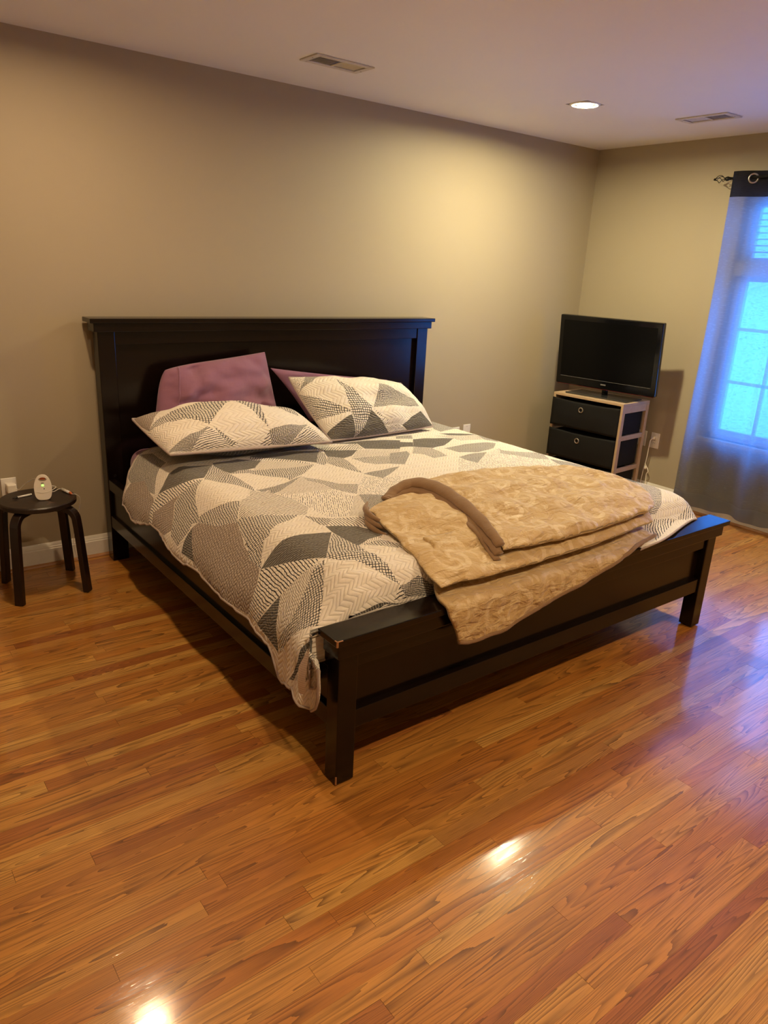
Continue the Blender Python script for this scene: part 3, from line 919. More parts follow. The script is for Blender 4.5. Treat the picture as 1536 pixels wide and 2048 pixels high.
QPOLY = [   # (print type, print angle, outline in metres of flat cloth)
    (4, 1.20, [(1.739, -1.183), (1.794, -1.264), (1.898, -1.380), (1.824, -1.571), (1.693, -1.817), (1.500, -1.732), (1.374, -1.703), (1.306, -1.606)]),
    (4, 0.30, [(1.443, -1.177), (1.446, -1.238), (1.462, -1.300), (1.662, -1.153), (1.821, -1.098), (1.777, -1.164), (1.844, -1.371), (1.652, -1.580), (1.302, -1.714), (1.104, -1.609), (1.209, -1.445), (1.289, -1.344)]),
    (4, 0.30, [(0.709, -1.339), (0.810, -1.235), (0.862, -1.298), (0.961, -1.306), (0.803, -1.522), (0.724, -1.537), (0.627, -1.448)]),
    (2, 0.40, [(0.105, -0.276), (0.153, -0.356), (0.149, -0.543), (0.103, -0.559), (0.058, -0.609), (-0.006, -0.698), (-0.012, -0.643), (0.018, -0.528), (-0.029, -0.419), (-0.014, -0.359)]),
    (6, 0.50, [(-0.089, -0.427), (-0.029, -0.419), (0.018, -0.528), (-0.012, -0.643), (-0.023, -0.711), (-0.056, -0.768), (-0.125, -0.819), (-0.166, -0.583), (-0.133, -0.454)]),
    (5, 0.20, [(0.203, -0.695), (0.302, -0.733), (0.253, -0.797), (0.192, -0.881), (0.127, -0.855), (0.073, -0.804), (0.004, -0.727), (0.046, -0.716), (0.105, -0.675), (0.161, -0.670)]),
    (3, 0.10, [(0.002, -0.730), (0.073, -0.804), (0.127, -0.855), (0.180, -0.897), (0.101, -0.895), (0.053, -0.893), (-0.020, -0.830), (-0.076, -0.783), (-0.119, -0.813), (-0.130, -0.779), (-0.048, -0.730)]),
    (6, 0.90, [(0.101, -0.895), (0.071, -0.895), (0.017, -0.897), (-0.040, -0.965), (-0.085, -1.015), (-0.124, -0.963), (-0.125, -0.819), (-0.115, -0.810), (-0.076, -0.783), (-0.020, -0.830), (0.053, -0.893)]),
    (1, 0.20, [(0.180, -0.897), (0.125, -0.953), (0.077, -1.019), (0.040, -1.101), (0.026, -1.142), (0.003, -1.162), (-0.012, -1.129), (-0.056, -1.138), (-0.122, -1.113), (-0.103, -1.027), (-0.039, -0.968), (0.018, -0.901), (0.071, -0.895)]),
    (1, 0.60, [(0.302, -0.733), (0.309, -0.901), (0.300, -1.126), (0.284, -1.191), (0.238, -1.019), (0.183, -0.900), (0.245, -0.805)]),
    (1, 0.30, [(0.183, -1.259), (0.121, -1.210), (0.031, -1.143), (0.003, -1.162), (0.037, -1.300), (0.087, -1.397), (0.146, -1.313)]),
    (6, 0.35, [(0.003, -1.162), (0.037, -1.300), (0.087, -1.397), (0.035, -1.531), (0.020, -1.607), (-0.002, -1.699), (-0.051, -1.735), (-0.107, -1.747), (-0.172, -1.727), (-0.174, -1.591), (-0.166, -1.420), (-0.143, -1.274), (-0.066, -1.192), (-0.026, -1.145)]),
    (5, 1.50, [(-0.026, -1.145), (-0.059, -1.142), (-0.085, -1.146), (-0.134, -1.163), (-0.132, -1.277), (-0.087, -1.228)]),
    (5, 0.15, [(0.521, -0.678), (0.621, -0.673), (0.873, -0.743), (0.744, -0.941), (0.679, -0.858), (0.596, -0.777), (0.509, -0.702)]),
    (3, 0.70, [(0.517, -0.686), (0.596, -0.777), (0.679, -0.858), (0.717, -0.956), (0.685, -0.921), (0.577, -0.811), (0.536, -0.770), (0.484, -0.751)]),
    (5, 0.10, [(0.313, -0.707), (0.440, -0.705), (0.534, -0.773), (0.441, -0.881), (0.351, -0.884), (0.313, -0.894), (0.295, -0.758)]),
    (7, 0.80, [(0.533, -0.777), (0.685, -0.921), (0.716, -0.959), (0.573, -0.966), (0.420, -0.904), (0.456, -0.865)]),
    (1, 0.40, [(0.407, -0.901), (0.573, -0.966), (0.716, -0.959), (0.602, -1.059), (0.486, -1.125), (0.490, -1.093), (0.452, -1.047), (0.387, -0.940)]),
    (1, 0.40, [(0.309, -0.901), (0.369, -0.869), (0.417, -0.890), (0.393, -0.935)]),
    (2, 0.60, [(0.294, -1.173), (0.381, -1.176), (0.490, -1.128), (0.572, -1.091), (0.365, -1.247), (0.328, -1.255)]),
    (3, 1.40, [(0.269, -1.169), (0.334, -1.245), (0.342, -1.271), (0.374, -1.351), (0.368, -1.474), (0.308, -1.558), (0.230, -1.487), (0.131, -1.432)]),
    (3, 1.40, [(0.278, -1.203), (0.343, -1.205), (0.185, -1.496), (0.139, -1.434), (0.108, -1.380), (0.178, -1.261)]),
    (4, 0.50, [(0.344, -1.267), (0.422, -1.308), (0.574, -1.337), (0.594, -1.460), (0.523, -1.556), (0.441, -1.648), (0.366, -1.620), (0.368, -1.474), (0.367, -1.347)]),
    (7, 1.50, [(0.567, -1.099), (0.589, -1.195), (0.578, -1.331), (0.422, -1.308), (0.341, -1.264)]),
    (7, 1.40, [(0.594, -1.460), (0.627, -1.456), (0.558, -1.604), (0.493, -1.678), (0.441, -1.648), (0.523, -1.556)]),
    (1, 0.50, [(0.873, -0.743), (0.872, -0.809), (0.787, -0.964), (0.750, -0.991), (0.735, -0.946)]),
    (1, 0.30, [(0.849, -0.864), (0.901, -0.933), (0.850, -1.123), (0.834, -1.193), (0.815, -1.133), (0.791, -1.031), (0.780, -0.971)]),
    (1, 0.10, [(0.563, -1.110), (0.605, -1.170), (0.638, -1.277), (0.710, -1.331), (0.626, -1.439), (0.595, -1.386), (0.579, -1.328), (0.580, -1.226), (0.553, -1.172)]),
    (3, 0.90, [(0.862, -0.686), (1.041, -0.725), (1.137, -0.686), (1.104, -0.823), (1.013, -0.804), (0.899, -0.750)]),
    (5, 0.15, [(0.899, -0.750), (1.059, -0.825), (0.964, -0.910), (0.903, -0.930), (0.849, -0.864)]),
    (5, 0.10, [(1.022, -0.653), (1.231, -0.673), (1.407, -0.739), (1.282, -0.898), (1.112, -0.820), (1.138, -0.712)]),
    (7, 0.90, [(1.059, -0.825), (1.277, -0.904), (1.199, -1.003), (1.067, -0.984), (0.940, -0.944)]),
    (1, 0.30, [(0.934, -0.953), (1.067, -0.984), (1.195, -1.008), (1.091, -1.140), (0.976, -1.107), (0.935, -1.059)]),
    (2, 0.50, [(0.827, -1.203), (0.978, -1.182), (1.059, -1.181), (0.905, -1.279), (0.864, -1.303)]),
    (2, 0.20, [(0.627, -1.448), (0.747, -1.527), (0.803, -1.522), (0.701, -1.651), (0.559, -1.632), (0.575, -1.577)]),
    (3, 0.15, [(0.366, -1.640), (0.487, -1.680), (0.444, -1.784), (0.398, -1.755), (0.311, -1.698)]),
    (1, 0.20, [(0.298, -1.561), (0.321, -1.608), (0.368, -1.641), (0.310, -1.700), (0.294, -1.678), (0.292, -1.627)]),
    (1, 0.25, [(0.133, -1.430), (0.197, -1.470), (0.287, -1.537), (0.228, -1.565), (0.156, -1.581), (0.108, -1.600), (0.075, -1.618), (0.032, -1.658), (0.005, -1.690), (0.004, -1.617)]),
    (1, 0.25, [(0.108, -1.380), (0.139, -1.434), (-0.019, -1.651), (0.037, -1.561), (0.057, -1.482), (0.087, -1.397)]),
    (1, 0.25, [(0.139, -1.434), (0.194, -1.479), (0.118, -1.610), (0.086, -1.610), (0.001, -1.701), (0.001, -1.672), (0.037, -1.561)]),
    (5, 0.20, [(0.293, -1.755), (0.160, -1.927), (0.121, -1.874), (0.070, -1.813), (-0.000, -1.704), (0.072, -1.694), (0.124, -1.690), (0.190, -1.713)]),
    (5, 0.10, [(0.302, -1.700), (0.344, -1.719), (0.406, -1.757), (0.432, -1.807), (0.438, -1.871), (0.387, -1.886), (0.295, -1.920), (0.292, -1.853), (0.295, -1.756)]),
    (1, 0.45, [(0.292, -1.761), (0.296, -1.928), (0.300, -2.037), (0.288, -2.115), (0.296, -2.176), (0.268, -2.151), (0.248, -2.103), (0.216, -2.052), (0.197, -1.992), (0.160, -1.928), (0.209, -1.866)]),
    (1, 0.20, [(0.312, -1.911), (0.398, -1.904), (0.429, -1.961), (0.452, -2.024), (0.386, -1.984)]),
    (7, 0.60, [(0.302, -1.912), (0.367, -1.880), (0.436, -1.874), (0.396, -1.907)]),
    (2, 0.30, [(0.295, -2.178), (0.378, -2.162), (0.436, -2.213), (0.997, -2.259), (0.445, -2.242), (0.308, -2.221)]),
    (3, 1.50, [(0.295, -2.180), (0.311, -2.222), (0.264, -2.210)]),
    (3, 0.10, [(-0.001, -1.705), (0.054, -1.788), (0.116, -1.868), (0.144, -1.912), (0.108, -1.916), (0.041, -1.901), (-0.034, -1.876), (-0.121, -1.836), (-0.169, -1.808), (-0.169, -1.727), (-0.107, -1.747), (-0.054, -1.738)]),
    (5, 1.20, [(-0.034, -1.876), (-0.071, -1.903), (-0.125, -1.941), (-0.212, -1.953), (-0.185, -1.885), (-0.169, -1.808), (-0.098, -1.856)]),
    (7, 0.30, [(0.137, -1.923), (0.108, -1.916), (0.041, -1.901), (-0.034, -1.876), (-0.079, -1.911), (-0.190, -1.953), (-0.100, -1.995), (-0.039, -2.009), (0.035, -1.974), (0.114, -1.954)]),
    (1, 0.50, [(0.155, -1.926), (0.089, -2.009), (0.037, -2.066), (0.001, -2.123), (-0.005, -2.138), (-0.049, -2.097), (-0.148, -2.008), (-0.206, -1.963), (-0.168, -1.948), (-0.071, -2.002), (0.003, -1.986), (0.094, -1.938)]),
    (5, 1.30, [(0.431, -2.249), (-0.077, -2.201), (-0.155, -2.180), (-0.219, -2.117), (-0.265, -2.035), (-0.149, -2.151), (-0.076, -2.169), (0.431, -2.250)]),
    (3, 1.45, [(0.443, -2.263), (0.991, -2.339), (-0.058, -2.318), (-0.189, -2.269), (-0.223, -2.118), (-0.142, -2.193), (0.995, -2.292)]),
    (2, 0.30, [(1.982, -0.275), (1.968, -0.369), (1.979, -0.580), (1.806, -0.627), (1.817, -0.551), (1.946, -0.331)]),
    (5, 0.10, [(1.497, -0.742), (1.571, -0.752), (1.751, -0.801), (1.574, -0.923), (1.459, -0.959), (1.376, -0.895)]),
    (5, 0.10, [(1.331, -0.747), (1.445, -0.805), (1.376, -0.895), (1.246, -0.858)]),
    (2, 0.10, [(1.453, -0.643), (1.560, -0.652), (1.505, -0.732), (1.411, -0.697)]),
    (3, 0.20, [(1.668, -0.724), (1.778, -0.728), (1.976, -0.771), (1.907, -0.881), (1.750, -0.859), (1.744, -0.799)]),
    (5, 0.10, [(1.750, -0.673), (1.898, -0.699), (1.976, -0.771), (1.778, -0.728)]),
    (2, 0.20, [(1.976, -0.771), (1.979, -0.924), (1.945, -0.977), (1.909, -0.887)]),
    (2, 0.30, [(1.514, -0.983), (1.697, -0.948), (1.868, -0.959), (1.896, -0.997), (1.790, -1.084), (1.635, -1.121), (1.524, -1.088)]),
    (1, 0.40, [(1.371, -0.901), (1.451, -0.959), (1.434, -1.050), (1.417, -1.123), (1.321, -1.127), (1.316, -1.055), (1.275, -1.011)]),
    (2, 0.30, [(1.174, -0.952), (1.280, -0.956), (1.259, -1.010), (1.108, -1.156), (1.040, -1.126)]),
    (2, 0.40, [(1.456, -1.163), (1.609, -1.132), (1.684, -1.138), (1.466, -1.296), (1.451, -1.226)]),
    (1, 0.15, [(1.796, -1.111), (1.815, -1.163), (1.894, -1.204), (1.990, -1.250), (1.854, -1.363), (1.837, -1.271), (1.783, -1.194)]),
    (1, 0.20, [(1.791, -1.132), (1.867, -1.196), (1.968, -1.288), (1.905, -1.384), (1.857, -1.354), (1.799, -1.259), (1.743, -1.179)]),
    (2, 0.50, [(1.912, -1.377), (1.953, -1.465), (1.979, -1.613), (1.957, -1.613), (1.849, -1.633), (1.825, -1.554)]),
    (5, 0.30, [(1.920, -1.697), (1.990, -1.786), (1.968, -1.901), (1.990, -1.977), (1.967, -1.912), (1.889, -1.820)]),
    (1, 0.30, [(1.894, -1.816), (1.931, -1.864), (1.979, -1.958), (1.944, -2.022), (1.785, -2.135), (1.711, -2.170), (1.633, -2.159), (1.752, -1.990)]),
    (3, 0.60, [(1.968, -1.977), (1.990, -2.054), (1.990, -2.130), (2.034, -2.130), (1.944, -2.198), (1.987, -2.129), (1.990, -2.054)]),
    (3, 0.90, [(1.615, -2.181), (1.794, -2.202), (1.893, -2.225), (2.014, -2.226), (2.239, -2.072), (1.519, -2.326)]),
]
qo_ = (1.04, -1.2, 0.64)
S_SLIT = (0.25 - s_at_z(LEFT, LA, 0.497), 0.25 - s_at_z(LEFT, LA, 0.60))     # slit where the foot post parts tuck and corner
qd = patched(qo, QPOLY, 0.022, quilt_pos, lambda s, t: t < -2.19 and S_SLIT[0] < s < S_SLIT[1])
quilt = thing('quilt', 'black white and tan patchwork quilt spread over the bed', 'quilt', qo_)
qm = patched_object('quilted_cloth', qd, M_QUILT, quilt, qo_)
so = qm.modifiers.new('thick', 'SOLIDIFY'); so.thickness = 0.007; so.offset = -1
MB(qo_).loop_tube([quilt_pos(*p) + V((0, 0, -0.002)) for p in qo], 0.0048, 6).build('binding', M_PIPE, quilt, smooth=True)
# care label sewn inside the hanging foot corner
LABEL = [V((-0.084, -2.226, 0.502)), V((-0.080, -2.158, 0.405)), V((-0.080, -2.160, 0.316)), V((-0.086, -2.206, 0.336))]
def lab(u, v):
    P = LABEL[1].lerp(LABEL[0], u).lerp(LABEL[2].lerp(LABEL[3], u), v)
    return P + V((-0.004 * sin(pi * v) - 0.003 * sin(pi * u), 0, 0))
def label_mat():
    t = NT('printed_care_label')
    s = t.sep(t.pos())
    ln = t.math('LESS_THAN', t.math('FRACT', t.math('DIVIDE', t.math('ADD', s[2], t.math('MULTIPLY', s[1], 0.35)), 0.0075)), 0.35)
    n_, _ = t.noise(t.pos(), 300, 1)
    return t.done(t.bsdf(t.mix(t.math('MULTIPLY', ln, t.mapr(n_, 0.4, 0.6, 0.1, 0.6)), (0.72, 0.62, 0.54), (0.35, 0.27, 0.22)), 0.7))
MB(qo_).grid(6, 10, lab).build('care_label', label_mat(), quilt, smooth=True)

# ------------------------------------------------------------------ pillows
def pillow_fn(c, Tf, Tb, pinch=0.05, seed=0.0, wr=0.006, power=0.5, dent=None, rnd=0.0):
    c00, c10, c11, c01 = [V(p) for p in c]
    n = ((c10 - c00) + (c11 - c01)).cross((c01 - c00) + (c11 - c10)).normalized()
    def f(u, v, side):
        uu = u * (1 - pinch * (1 - v * v)); vv = v * (1 - pinch * (1 - u * u))
        if rnd and u < 0:
            k = 1 - rnd * (abs(u) ** 3) * (abs(v) ** 3)
            uu *= k; vv *= k
        a, b = (uu + 1) / 2, (vv + 1) / 2
        P = c00.lerp(c10, a).lerp(c01.lerp(c11, a), b)
        e = max(0.0, (1 - u * u)) * max(0.0, (1 - v * v))
        h = e ** power
        nz = noise.noise(V((u * 2.2 + seed, v * 2.2, seed * 3))) * 2 * wr * 2 + noise.noise(V((u * 6 + seed, v * 6, seed))) * wr
        th = (Tf if side > 0 else -Tb) * h + nz * min(1, e * 5)
        if dent: th += dent(u, v) * min(1, e * 4)
        return P + n * th
    return f
def pillow_rim(f, n=40):
    r = []
    for i in range(n): r.append(f(-1 + 2 * i / n, -1, 1))
    for i in range(n): r.append(f(1, -1 + 2 * i / n, 1))
    for i in range(n): r.append(f(1 - 2 * i / n, 1, 1))
    for i in range(n): r.append(f(-1, 1 - 2 * i / n, 1))
    return r

def soft_pillow(name, label, corners, Tf, Tb, seed, mat, group, hem=None, **kw):
    f = pillow_fn(corners, Tf, Tb, seed=seed, **kw)
    ctr = sum((V(p) for p in corners), V()) / 4
    th = thing(name, label, 'pillow', ctr, group=group)
    N = 44
    def g(side):
        return lambda a, b: f(sin((2 * a - 1) * pi / 2), sin((2 * b - 1) * pi / 2), side)
    mb = MB(ctr).grid(N, N, g(1)).grid(N, N, g(-1))
    o = mb.build('pillowcase', mat, th, smooth=True, fix=False)
    bm = bmesh.new(); bm.from_mesh(o.data)
    bmesh.ops.remove_doubles(bm, verts=bm.verts, dist=0.0008)
    bmesh.ops.recalc_face_normals(bm, faces=bm.faces)
    bm.to_mesh(o.data); bm.free()
    for p in o.data.polygons: p.use_smooth = True
    if hem is not None:
        # stitched hem band of the pillowcase opening
        pts = [f(hem, -0.97 + 1.94 * i / 30, 1) + V((0, -0.002, 0.001)) for i in range(31)]
        MB(ctr).tube(pts, 0.0042, 8).build('hem_seam', mat, th, smooth=True)
    return th

def lav_dent(u, v): return -0.016 * max(0, 1 - abs(u + 0.45 - 0.06 * v) * 7) + 0.006 * sin(u * 9 + v * 4) * (v > 0)
soft_pillow('lavender_pillow', 'lavender pillow propped upright against the headboard behind the flatter sham',
            [(0.195, -0.245, 0.68), (0.935, -0.245, 0.68), (0.868, -0.185, 1.078), (0.272, -0.195, 1.018)], 0.095, 0.030, 1.3, M_LAV, 'lavender pillows', hem=-0.72, pinch=0.02, power=0.45, wr=0.009, rnd=0.10, dent=lav_dent)
soft_pillow('lavender_pillow', 'lavender pillow mostly hidden behind the upright sham',
            [(1.13, -0.245, 0.68), (1.80, -0.245, 0.68), (1.72, -0.19, 0.885), (0.900, -0.19, 0.990)], 0.045, 0.03, 4.1, M_LAV, 'lavender pillows', pinch=0.04)

def sham(label, corners, Tf, Tb, polys, seed, size, **kw):
    f = pillow_fn(corners, Tf, Tb, seed=seed, **kw)
    ctr = sum((V(p) for p in corners), V()) / 4
    th = thing('pillow_sham', label, 'pillow', ctr, group='patchwork pillow shams')
    a, b = size
    def warp(x): return max(-1, min(1, sin(max(-1, min(1, x)) * pi / 2)))
    def fn(s, t): return f(warp(s / a), warp(t / b), 1)
    out = [(-a, -b), (a, -b), (a, b), (-a, b)]
    d = patched(out, polys, 0.016, fn)
    N, K = 40, 28
    ev = []; eu = []
    for j in range(K + 1):
        for i in range(N + 1):
            u, v = -1 + 2 * i / N, -1 + 2 * j / K
            ev.append(f(warp(u), warp(v), -1)); eu.append((u * a, v * b))
    ef = [(j * (N + 1) + i, (j + 1) * (N + 1) + i, (j + 1) * (N + 1) + i + 1, j * (N + 1) + i + 1) for j in range(K) for i in range(N)]
    patched_object('sham_cover', d, M_QUILT, th, ctr, (ev, ef, eu))
    MB(ctr).loop_tube(pillow_rim(f), 0.0062, 8).build('piping', M_PIPE, th, smooth=True)
    return th
SLPOLY = [   # (print type, print angle, outline in metres of flat cloth)
    (6, 0.50, [(-0.430, 0.260), (-0.286, 0.166), (-0.222, 0.138), (-0.316, 0.044), (-0.390, 0.011), (-0.425, 0.101)]),
    (1, 0.20, [(-0.390, 0.011), (-0.301, 0.039), (-0.207, 0.062), (-0.129, 0.066), (-0.062, 0.082), (-0.006, 0.040), (-0.046, 0.002), (-0.099, -0.064), (-0.135, -0.099), (-0.158, -0.070), (-0.201, -0.040), (-0.262, -0.007)]),
    (2, 0.40, [(-0.139, -0.105), (-0.208, -0.186), (-0.246, -0.241), (-0.430, -0.195), (-0.338, -0.174), (-0.245, -0.149)]),
    (3, 1.20, [(-0.140, -0.107), (-0.114, -0.154), (-0.084, -0.232), (-0.246, -0.241), (-0.208, -0.186)]),
    (1, 0.50, [(-0.124, -0.108), (-0.106, -0.140), (-0.061, -0.219), (-0.084, -0.232), (-0.114, -0.154)]),
    (1, 0.40, [(-0.006, 0.040), (0.034, 0.026), (0.114, 0.110), (0.061, -0.059), (0.051, -0.153), (0.039, -0.106), (0.030, -0.053), (0.017, -0.018)]),
    (2, 0.30, [(0.050, -0.167), (0.242, -0.092), (0.153, -0.198), (0.117, -0.255), (0.050, -0.245)]),
    (3, 0.90, [(0.239, -0.097), (0.277, -0.192), (0.333, -0.260), (0.117, -0.255)]),
    (3, 0.90, [(0.050, -0.169), (0.052, -0.250), (0.010, -0.244)]),
    (1, 0.30, [(0.058, 0.012), (0.186, 0.068), (0.250, 0.040), (0.244, -0.025), (0.182, 0.001), (0.170, 0.096)]),
]
SRPOLY = [   # (print type, print angle, outline in metres of flat cloth)
    (4, 1.30, [(-0.390, 0.220), (-0.198, 0.178), (-0.268, 0.110), (-0.374, 0.066), (-0.390, 0.122)]),
    (2, 0.40, [(-0.214, 0.178), (-0.118, 0.178), (-0.225, 0.100), (-0.359, 0.068), (-0.268, 0.110)]),
    (1, 0.35, [(-0.379, 0.064), (-0.261, 0.023), (-0.186, -0.022), (-0.141, -0.065), (-0.220, -0.068), (-0.390, -0.057), (-0.390, -0.008)]),
    (5, 0.20, [(-0.149, -0.079), (-0.159, -0.197), (-0.162, -0.220), (-0.390, -0.220), (-0.390, -0.139), (-0.250, -0.109)]),
    (1, 0.10, [(-0.107, 0.099), (-0.083, 0.034), (-0.062, -0.023), (-0.040, -0.053), (-0.069, -0.093), (-0.110, -0.146), (-0.162, -0.220), (-0.147, -0.077), (-0.144, -0.059), (-0.125, 0.005)]),
    (5, 0.60, [(-0.052, -0.067), (-0.026, -0.112), (0.016, -0.220), (-0.162, -0.220), (-0.110, -0.146)]),
    (2, 0.10, [(0.050, 0.057), (0.102, 0.016), (0.217, -0.010), (0.206, -0.062), (-0.037, -0.057), (0.001, -0.012)]),
    (4, 0.90, [(-0.039, -0.060), (-0.003, -0.117), (0.130, -0.220), (0.016, -0.220), (-0.024, -0.124)]),
    (5, 0.10, [(0.208, -0.086), (0.390, -0.220), (0.114, -0.220), (0.076, -0.160), (0.140, -0.111)]),
]
sham('plump patchwork pillow sham lying flat with pink-grey piping and dark checked underside',
     [(0.106, -0.720, 0.706), (0.938, -0.765, 0.692), (0.940, -0.345, 0.745), (0.092, -0.280, 0.786)], 0.142, 0.060, SLPOLY, 2.2, (0.43, 0.26), pinch=-0.01, power=0.52)
sham('patchwork pillow sham leaning upright with grey wedges along its lower edge',
     [(1.005, -0.655, 0.668), (1.765, -0.600, 0.668), (1.705, -0.345, 0.885), (0.938, -0.33, 0.955)], 0.115, 0.045, SRPOLY, 5.7, (0.39, 0.22), pinch=-0.03, power=0.50)

# ================================================================== folded comforter
def damask():
    t = NT('gold_damask')
    uv = t.attr('cuv')['Vector']
    _, wc = t.noise(uv, 14, 2)
    q = t.vmath('ADD', uv, t.vmath('SCALE', t.vmath('SUBTRACT', wc, (0.5, 0.5, 0.5)), scale=0.030))
    def curl(scale, turns, off):
        vo = t.n('TexVoronoi', voronoi_dimensions='2D'); vo.inputs['Scale'].default_value = scale
        vo.inputs['Randomness'].default_value = 0.75
        p0 = t.vmath('ADD', q, off)
        t.set(vo.inputs['Vector'], p0)
        d = t.vmath('SUBTRACT', p0, vo.outputs['Position'])
        s = t.sep(d)
        a = t.math('ARCTAN2', s[1], s[0])
        r = t.math('MULTIPLY', t.math('SQRT', t.math('ADD', t.math('POWER', s[0], 2.0), t.math('POWER', s[1], 2.0))), scale)
        hue = t.sep(vo.outputs['Color'])[0]
        dirn = t.math('SUBTRACT', t.math('MULTIPLY', t.math('GREATER_THAN', hue, 0.5), 2.0), 1.0)
        ph = t.math('ADD', t.math('MULTIPLY', a, dirn), t.math('ADD', t.math('MULTIPLY', r, turns), t.math('MULTIPLY', hue, 6.28)))
        w = t.math('SINE', ph)
        m_ = t.mapr(w, 0.45, 0.66)
        return t.math('MULTIPLY', m_, t.math('MULTIPLY', t.mapr(r, 0.52, 0.40), t.mapr(r, 0.02, 0.06)))
    m1 = curl(6.2, 15.0, (0, 0, 0))
    m2 = curl(9.5, 9.0, (0.37, 0.21, 0))
    vo = t.n('TexVoronoi', voronoi_dimensions='2D', feature='F1'); vo.inputs['Scale'].default_value = 26
    t.set(vo.inputs['Vector'], t.vmath('MULTIPLY', q, (1.0, 0.55, 1.0)))
    leaf = t.mapr(vo.outputs['Distance'], 0.24, 0.19)
    n0, _ = t.noise(uv, 7, 1)
    leaf = t.math('MULTIPLY', leaf, t.mapr(n0, 0.50, 0.56))
    msk = t.math('MAXIMUM', t.math('MAXIMUM', m1, t.math('MULTIPLY', m2, 0.7)), leaf)
    ground, _ = t.noise(uv, 30, 3)
    base = t.mix(ground, (0.50, 0.335, 0.145), (0.56, 0.385, 0.175))
    col = t.mix(t.math('MULTIPLY', msk, 0.55), base, (0.74, 0.585, 0.345))
    wr_, _ = t.noise(uv, 16, 4, 0.55, 1.2)
    wr2, _ = t.noise(t.vmath('MULTIPLY', uv, (1.0, 2.6, 1.0)), 11, 3, 0.5, 0.8)
    h = t.math('ADD', wr_, t.math('MULTIPLY', wr2, 1.3))
    rgh = t.mapr(msk, 0, 1, 0.62, 0.45)
    return t.done(t.bsdf(col, rgh, normal=t.bump(h, 0.017, 0.8), spec=0.3, sheen=0.2))
M_GOLD = damask()
M_LINING = plain_fabric('brown_lining', (0.215, 0.125, 0.062), (0.275, 0.165, 0.085), 20, 0.5)

co = (1.05, -2.0, 0.65)
comf = thing('folded_comforter', 'folded gold damask comforter with brown lining draped over the footboard', 'comforter', co)

def cloth_obj(name, vs, fs, uv, mat, parent, org):
    me = bpy.data.meshes.new(name)
    me.from_pydata([V(p) - V(org) for p in vs], [], fs)
    bm = bmesh.new(); bm.from_mesh(me); bmesh.ops.recalc_face_normals(bm, faces=bm.faces); bm.to_mesh(me); bm.free()
    for p in me.polygons: p.use_smooth = True
    a = me.attributes.new('cuv', 'FLOAT_VECTOR', 'POINT'); a.data.foreach_set('vector', [c for p in uv for c in (p[0], p[1], 0.0)])
    me.materials.append(mat)
    return link(bpy.data.objects.new(name, me), parent)

def slab(name, c, m, Tt, Tb, seed, mat=None, nu=70, nv=56, wr=0.012, pw=0.30, bulge=None):
    """soft folded layer: c = FL FR BR BL corners, m = mid points of front right back left edges"""
    c = [V(p) for p in c]; m = [V(p) for p in m]
    def edge(a, mid, b, t): return a * (2 * (t - 0.5) * (t - 1)) + mid * (4 * t * (1 - t)) + b * (2 * t * (t - 0.5))
    def coons(u, v):
        F = edge(c[0], m[0], c[1], u); B = edge(c[3], m[2], c[2], u)
        L = edge(c[0], m[3], c[3], v); R = edge(c[1], m[1], c[2], v)
        bl_ = c[0].lerp(c[1], u).lerp(c[3].lerp(c[2], u), v)
        return F.lerp(B, v) + L.lerp(R, u) - bl_
    vs, uv, fs = [], [], []
    for side in (1, -1):
        b = len(vs)
        for j in range(nv + 1):
            for i in range(nu + 1):
                u = 0.5 - 0.5 * cos(pi * i / nu); v = 0.5 - 0.5 * cos(pi * j / nv)
                P = coons(u, v)
                e = (4 * u * (1 - u)) * (4 * v * (1 - v))
                h = e ** pw
                nz = noise.noise(V((P.x * 6 + seed, P.y * 9, seed))) * wr + noise.noise(V((P.x * 17 + seed, P.y * 20, 3 + seed))) * wr * 0.55
                z = (Tt if side > 0 else -Tb) * h + (nz * min(1, e * 6) if side > 0 else 0)
                if bulge and side > 0: z += bulge(u, v) * min(1, e * 6)
                rim = V((0, 0, 0))
                if min(u, v, 1 - u, 1 - v) < 0.03:
                    rim = V((noise.noise(V((P.x * 14, P.y * 14, seed))), noise.noise(V((P.x * 14, P.y * 14, seed + 5))), 0)) * 0.010
                vs.append(P + V((0, 0, z)) + rim)
                uv.append((P.x + seed * 0.37, P.y + (0.0 if side > 0 else 0.5)))
        for j in range(nv):
            for i in range(nu):
                k = b + j * (nu + 1) + i
                fs.append((k, k + 1, k + nu + 2, k + nu + 1))
    o = cloth_obj(name, vs, fs, uv, mat or M_GOLD, comf, co)
    bm = bmesh.new(); bm.from_mesh(o.data); bmesh.ops.remove_doubles(bm, verts=bm.verts, dist=0.0005)
    bmesh.ops.recalc_face_normals(bm, faces=bm.faces); bm.to_mesh(o.data); bm.free()
    return o

# lowest layer: lies over the foot of the bed and hangs off the cap board
APATH = catmull([(-2.02, 0, 0.664), (-2.09, 0, 0.656), (-2.15, 0, 0.615), (-2.20, 0, 0.570), (-2.25, 0, 0.558), (-2.285, 0, 0.556), (-2.304, 0, 0.548), (-2.312, 0, 0.525), (-2.314, 0, 0.46), (-2.314, 0, 0.36)], 8)
AA = arcs(APATH)
def a_len_z(z): return next(a for p, a in zip(APATH, AA) if p.x < -2.30 and p.z <= z)
def a_len_y(y): return next(a for p, a in zip(APATH, AA) if p.x <= y)
AEND = [(0.0, a_len_z(0.425)), (0.035, a_len_z(0.405)), (0.16, a_len_z(0.412)), (0.38, a_len_z(0.452)), (0.62, a_len_z(0.498)), (0.76, a_len_z(0.535)), (0.86, a_len_y(-2.292)), (1.0, a_len_y(-2.262))]
vs, uv, fs = [], [], []
nu, nv = 80, 44
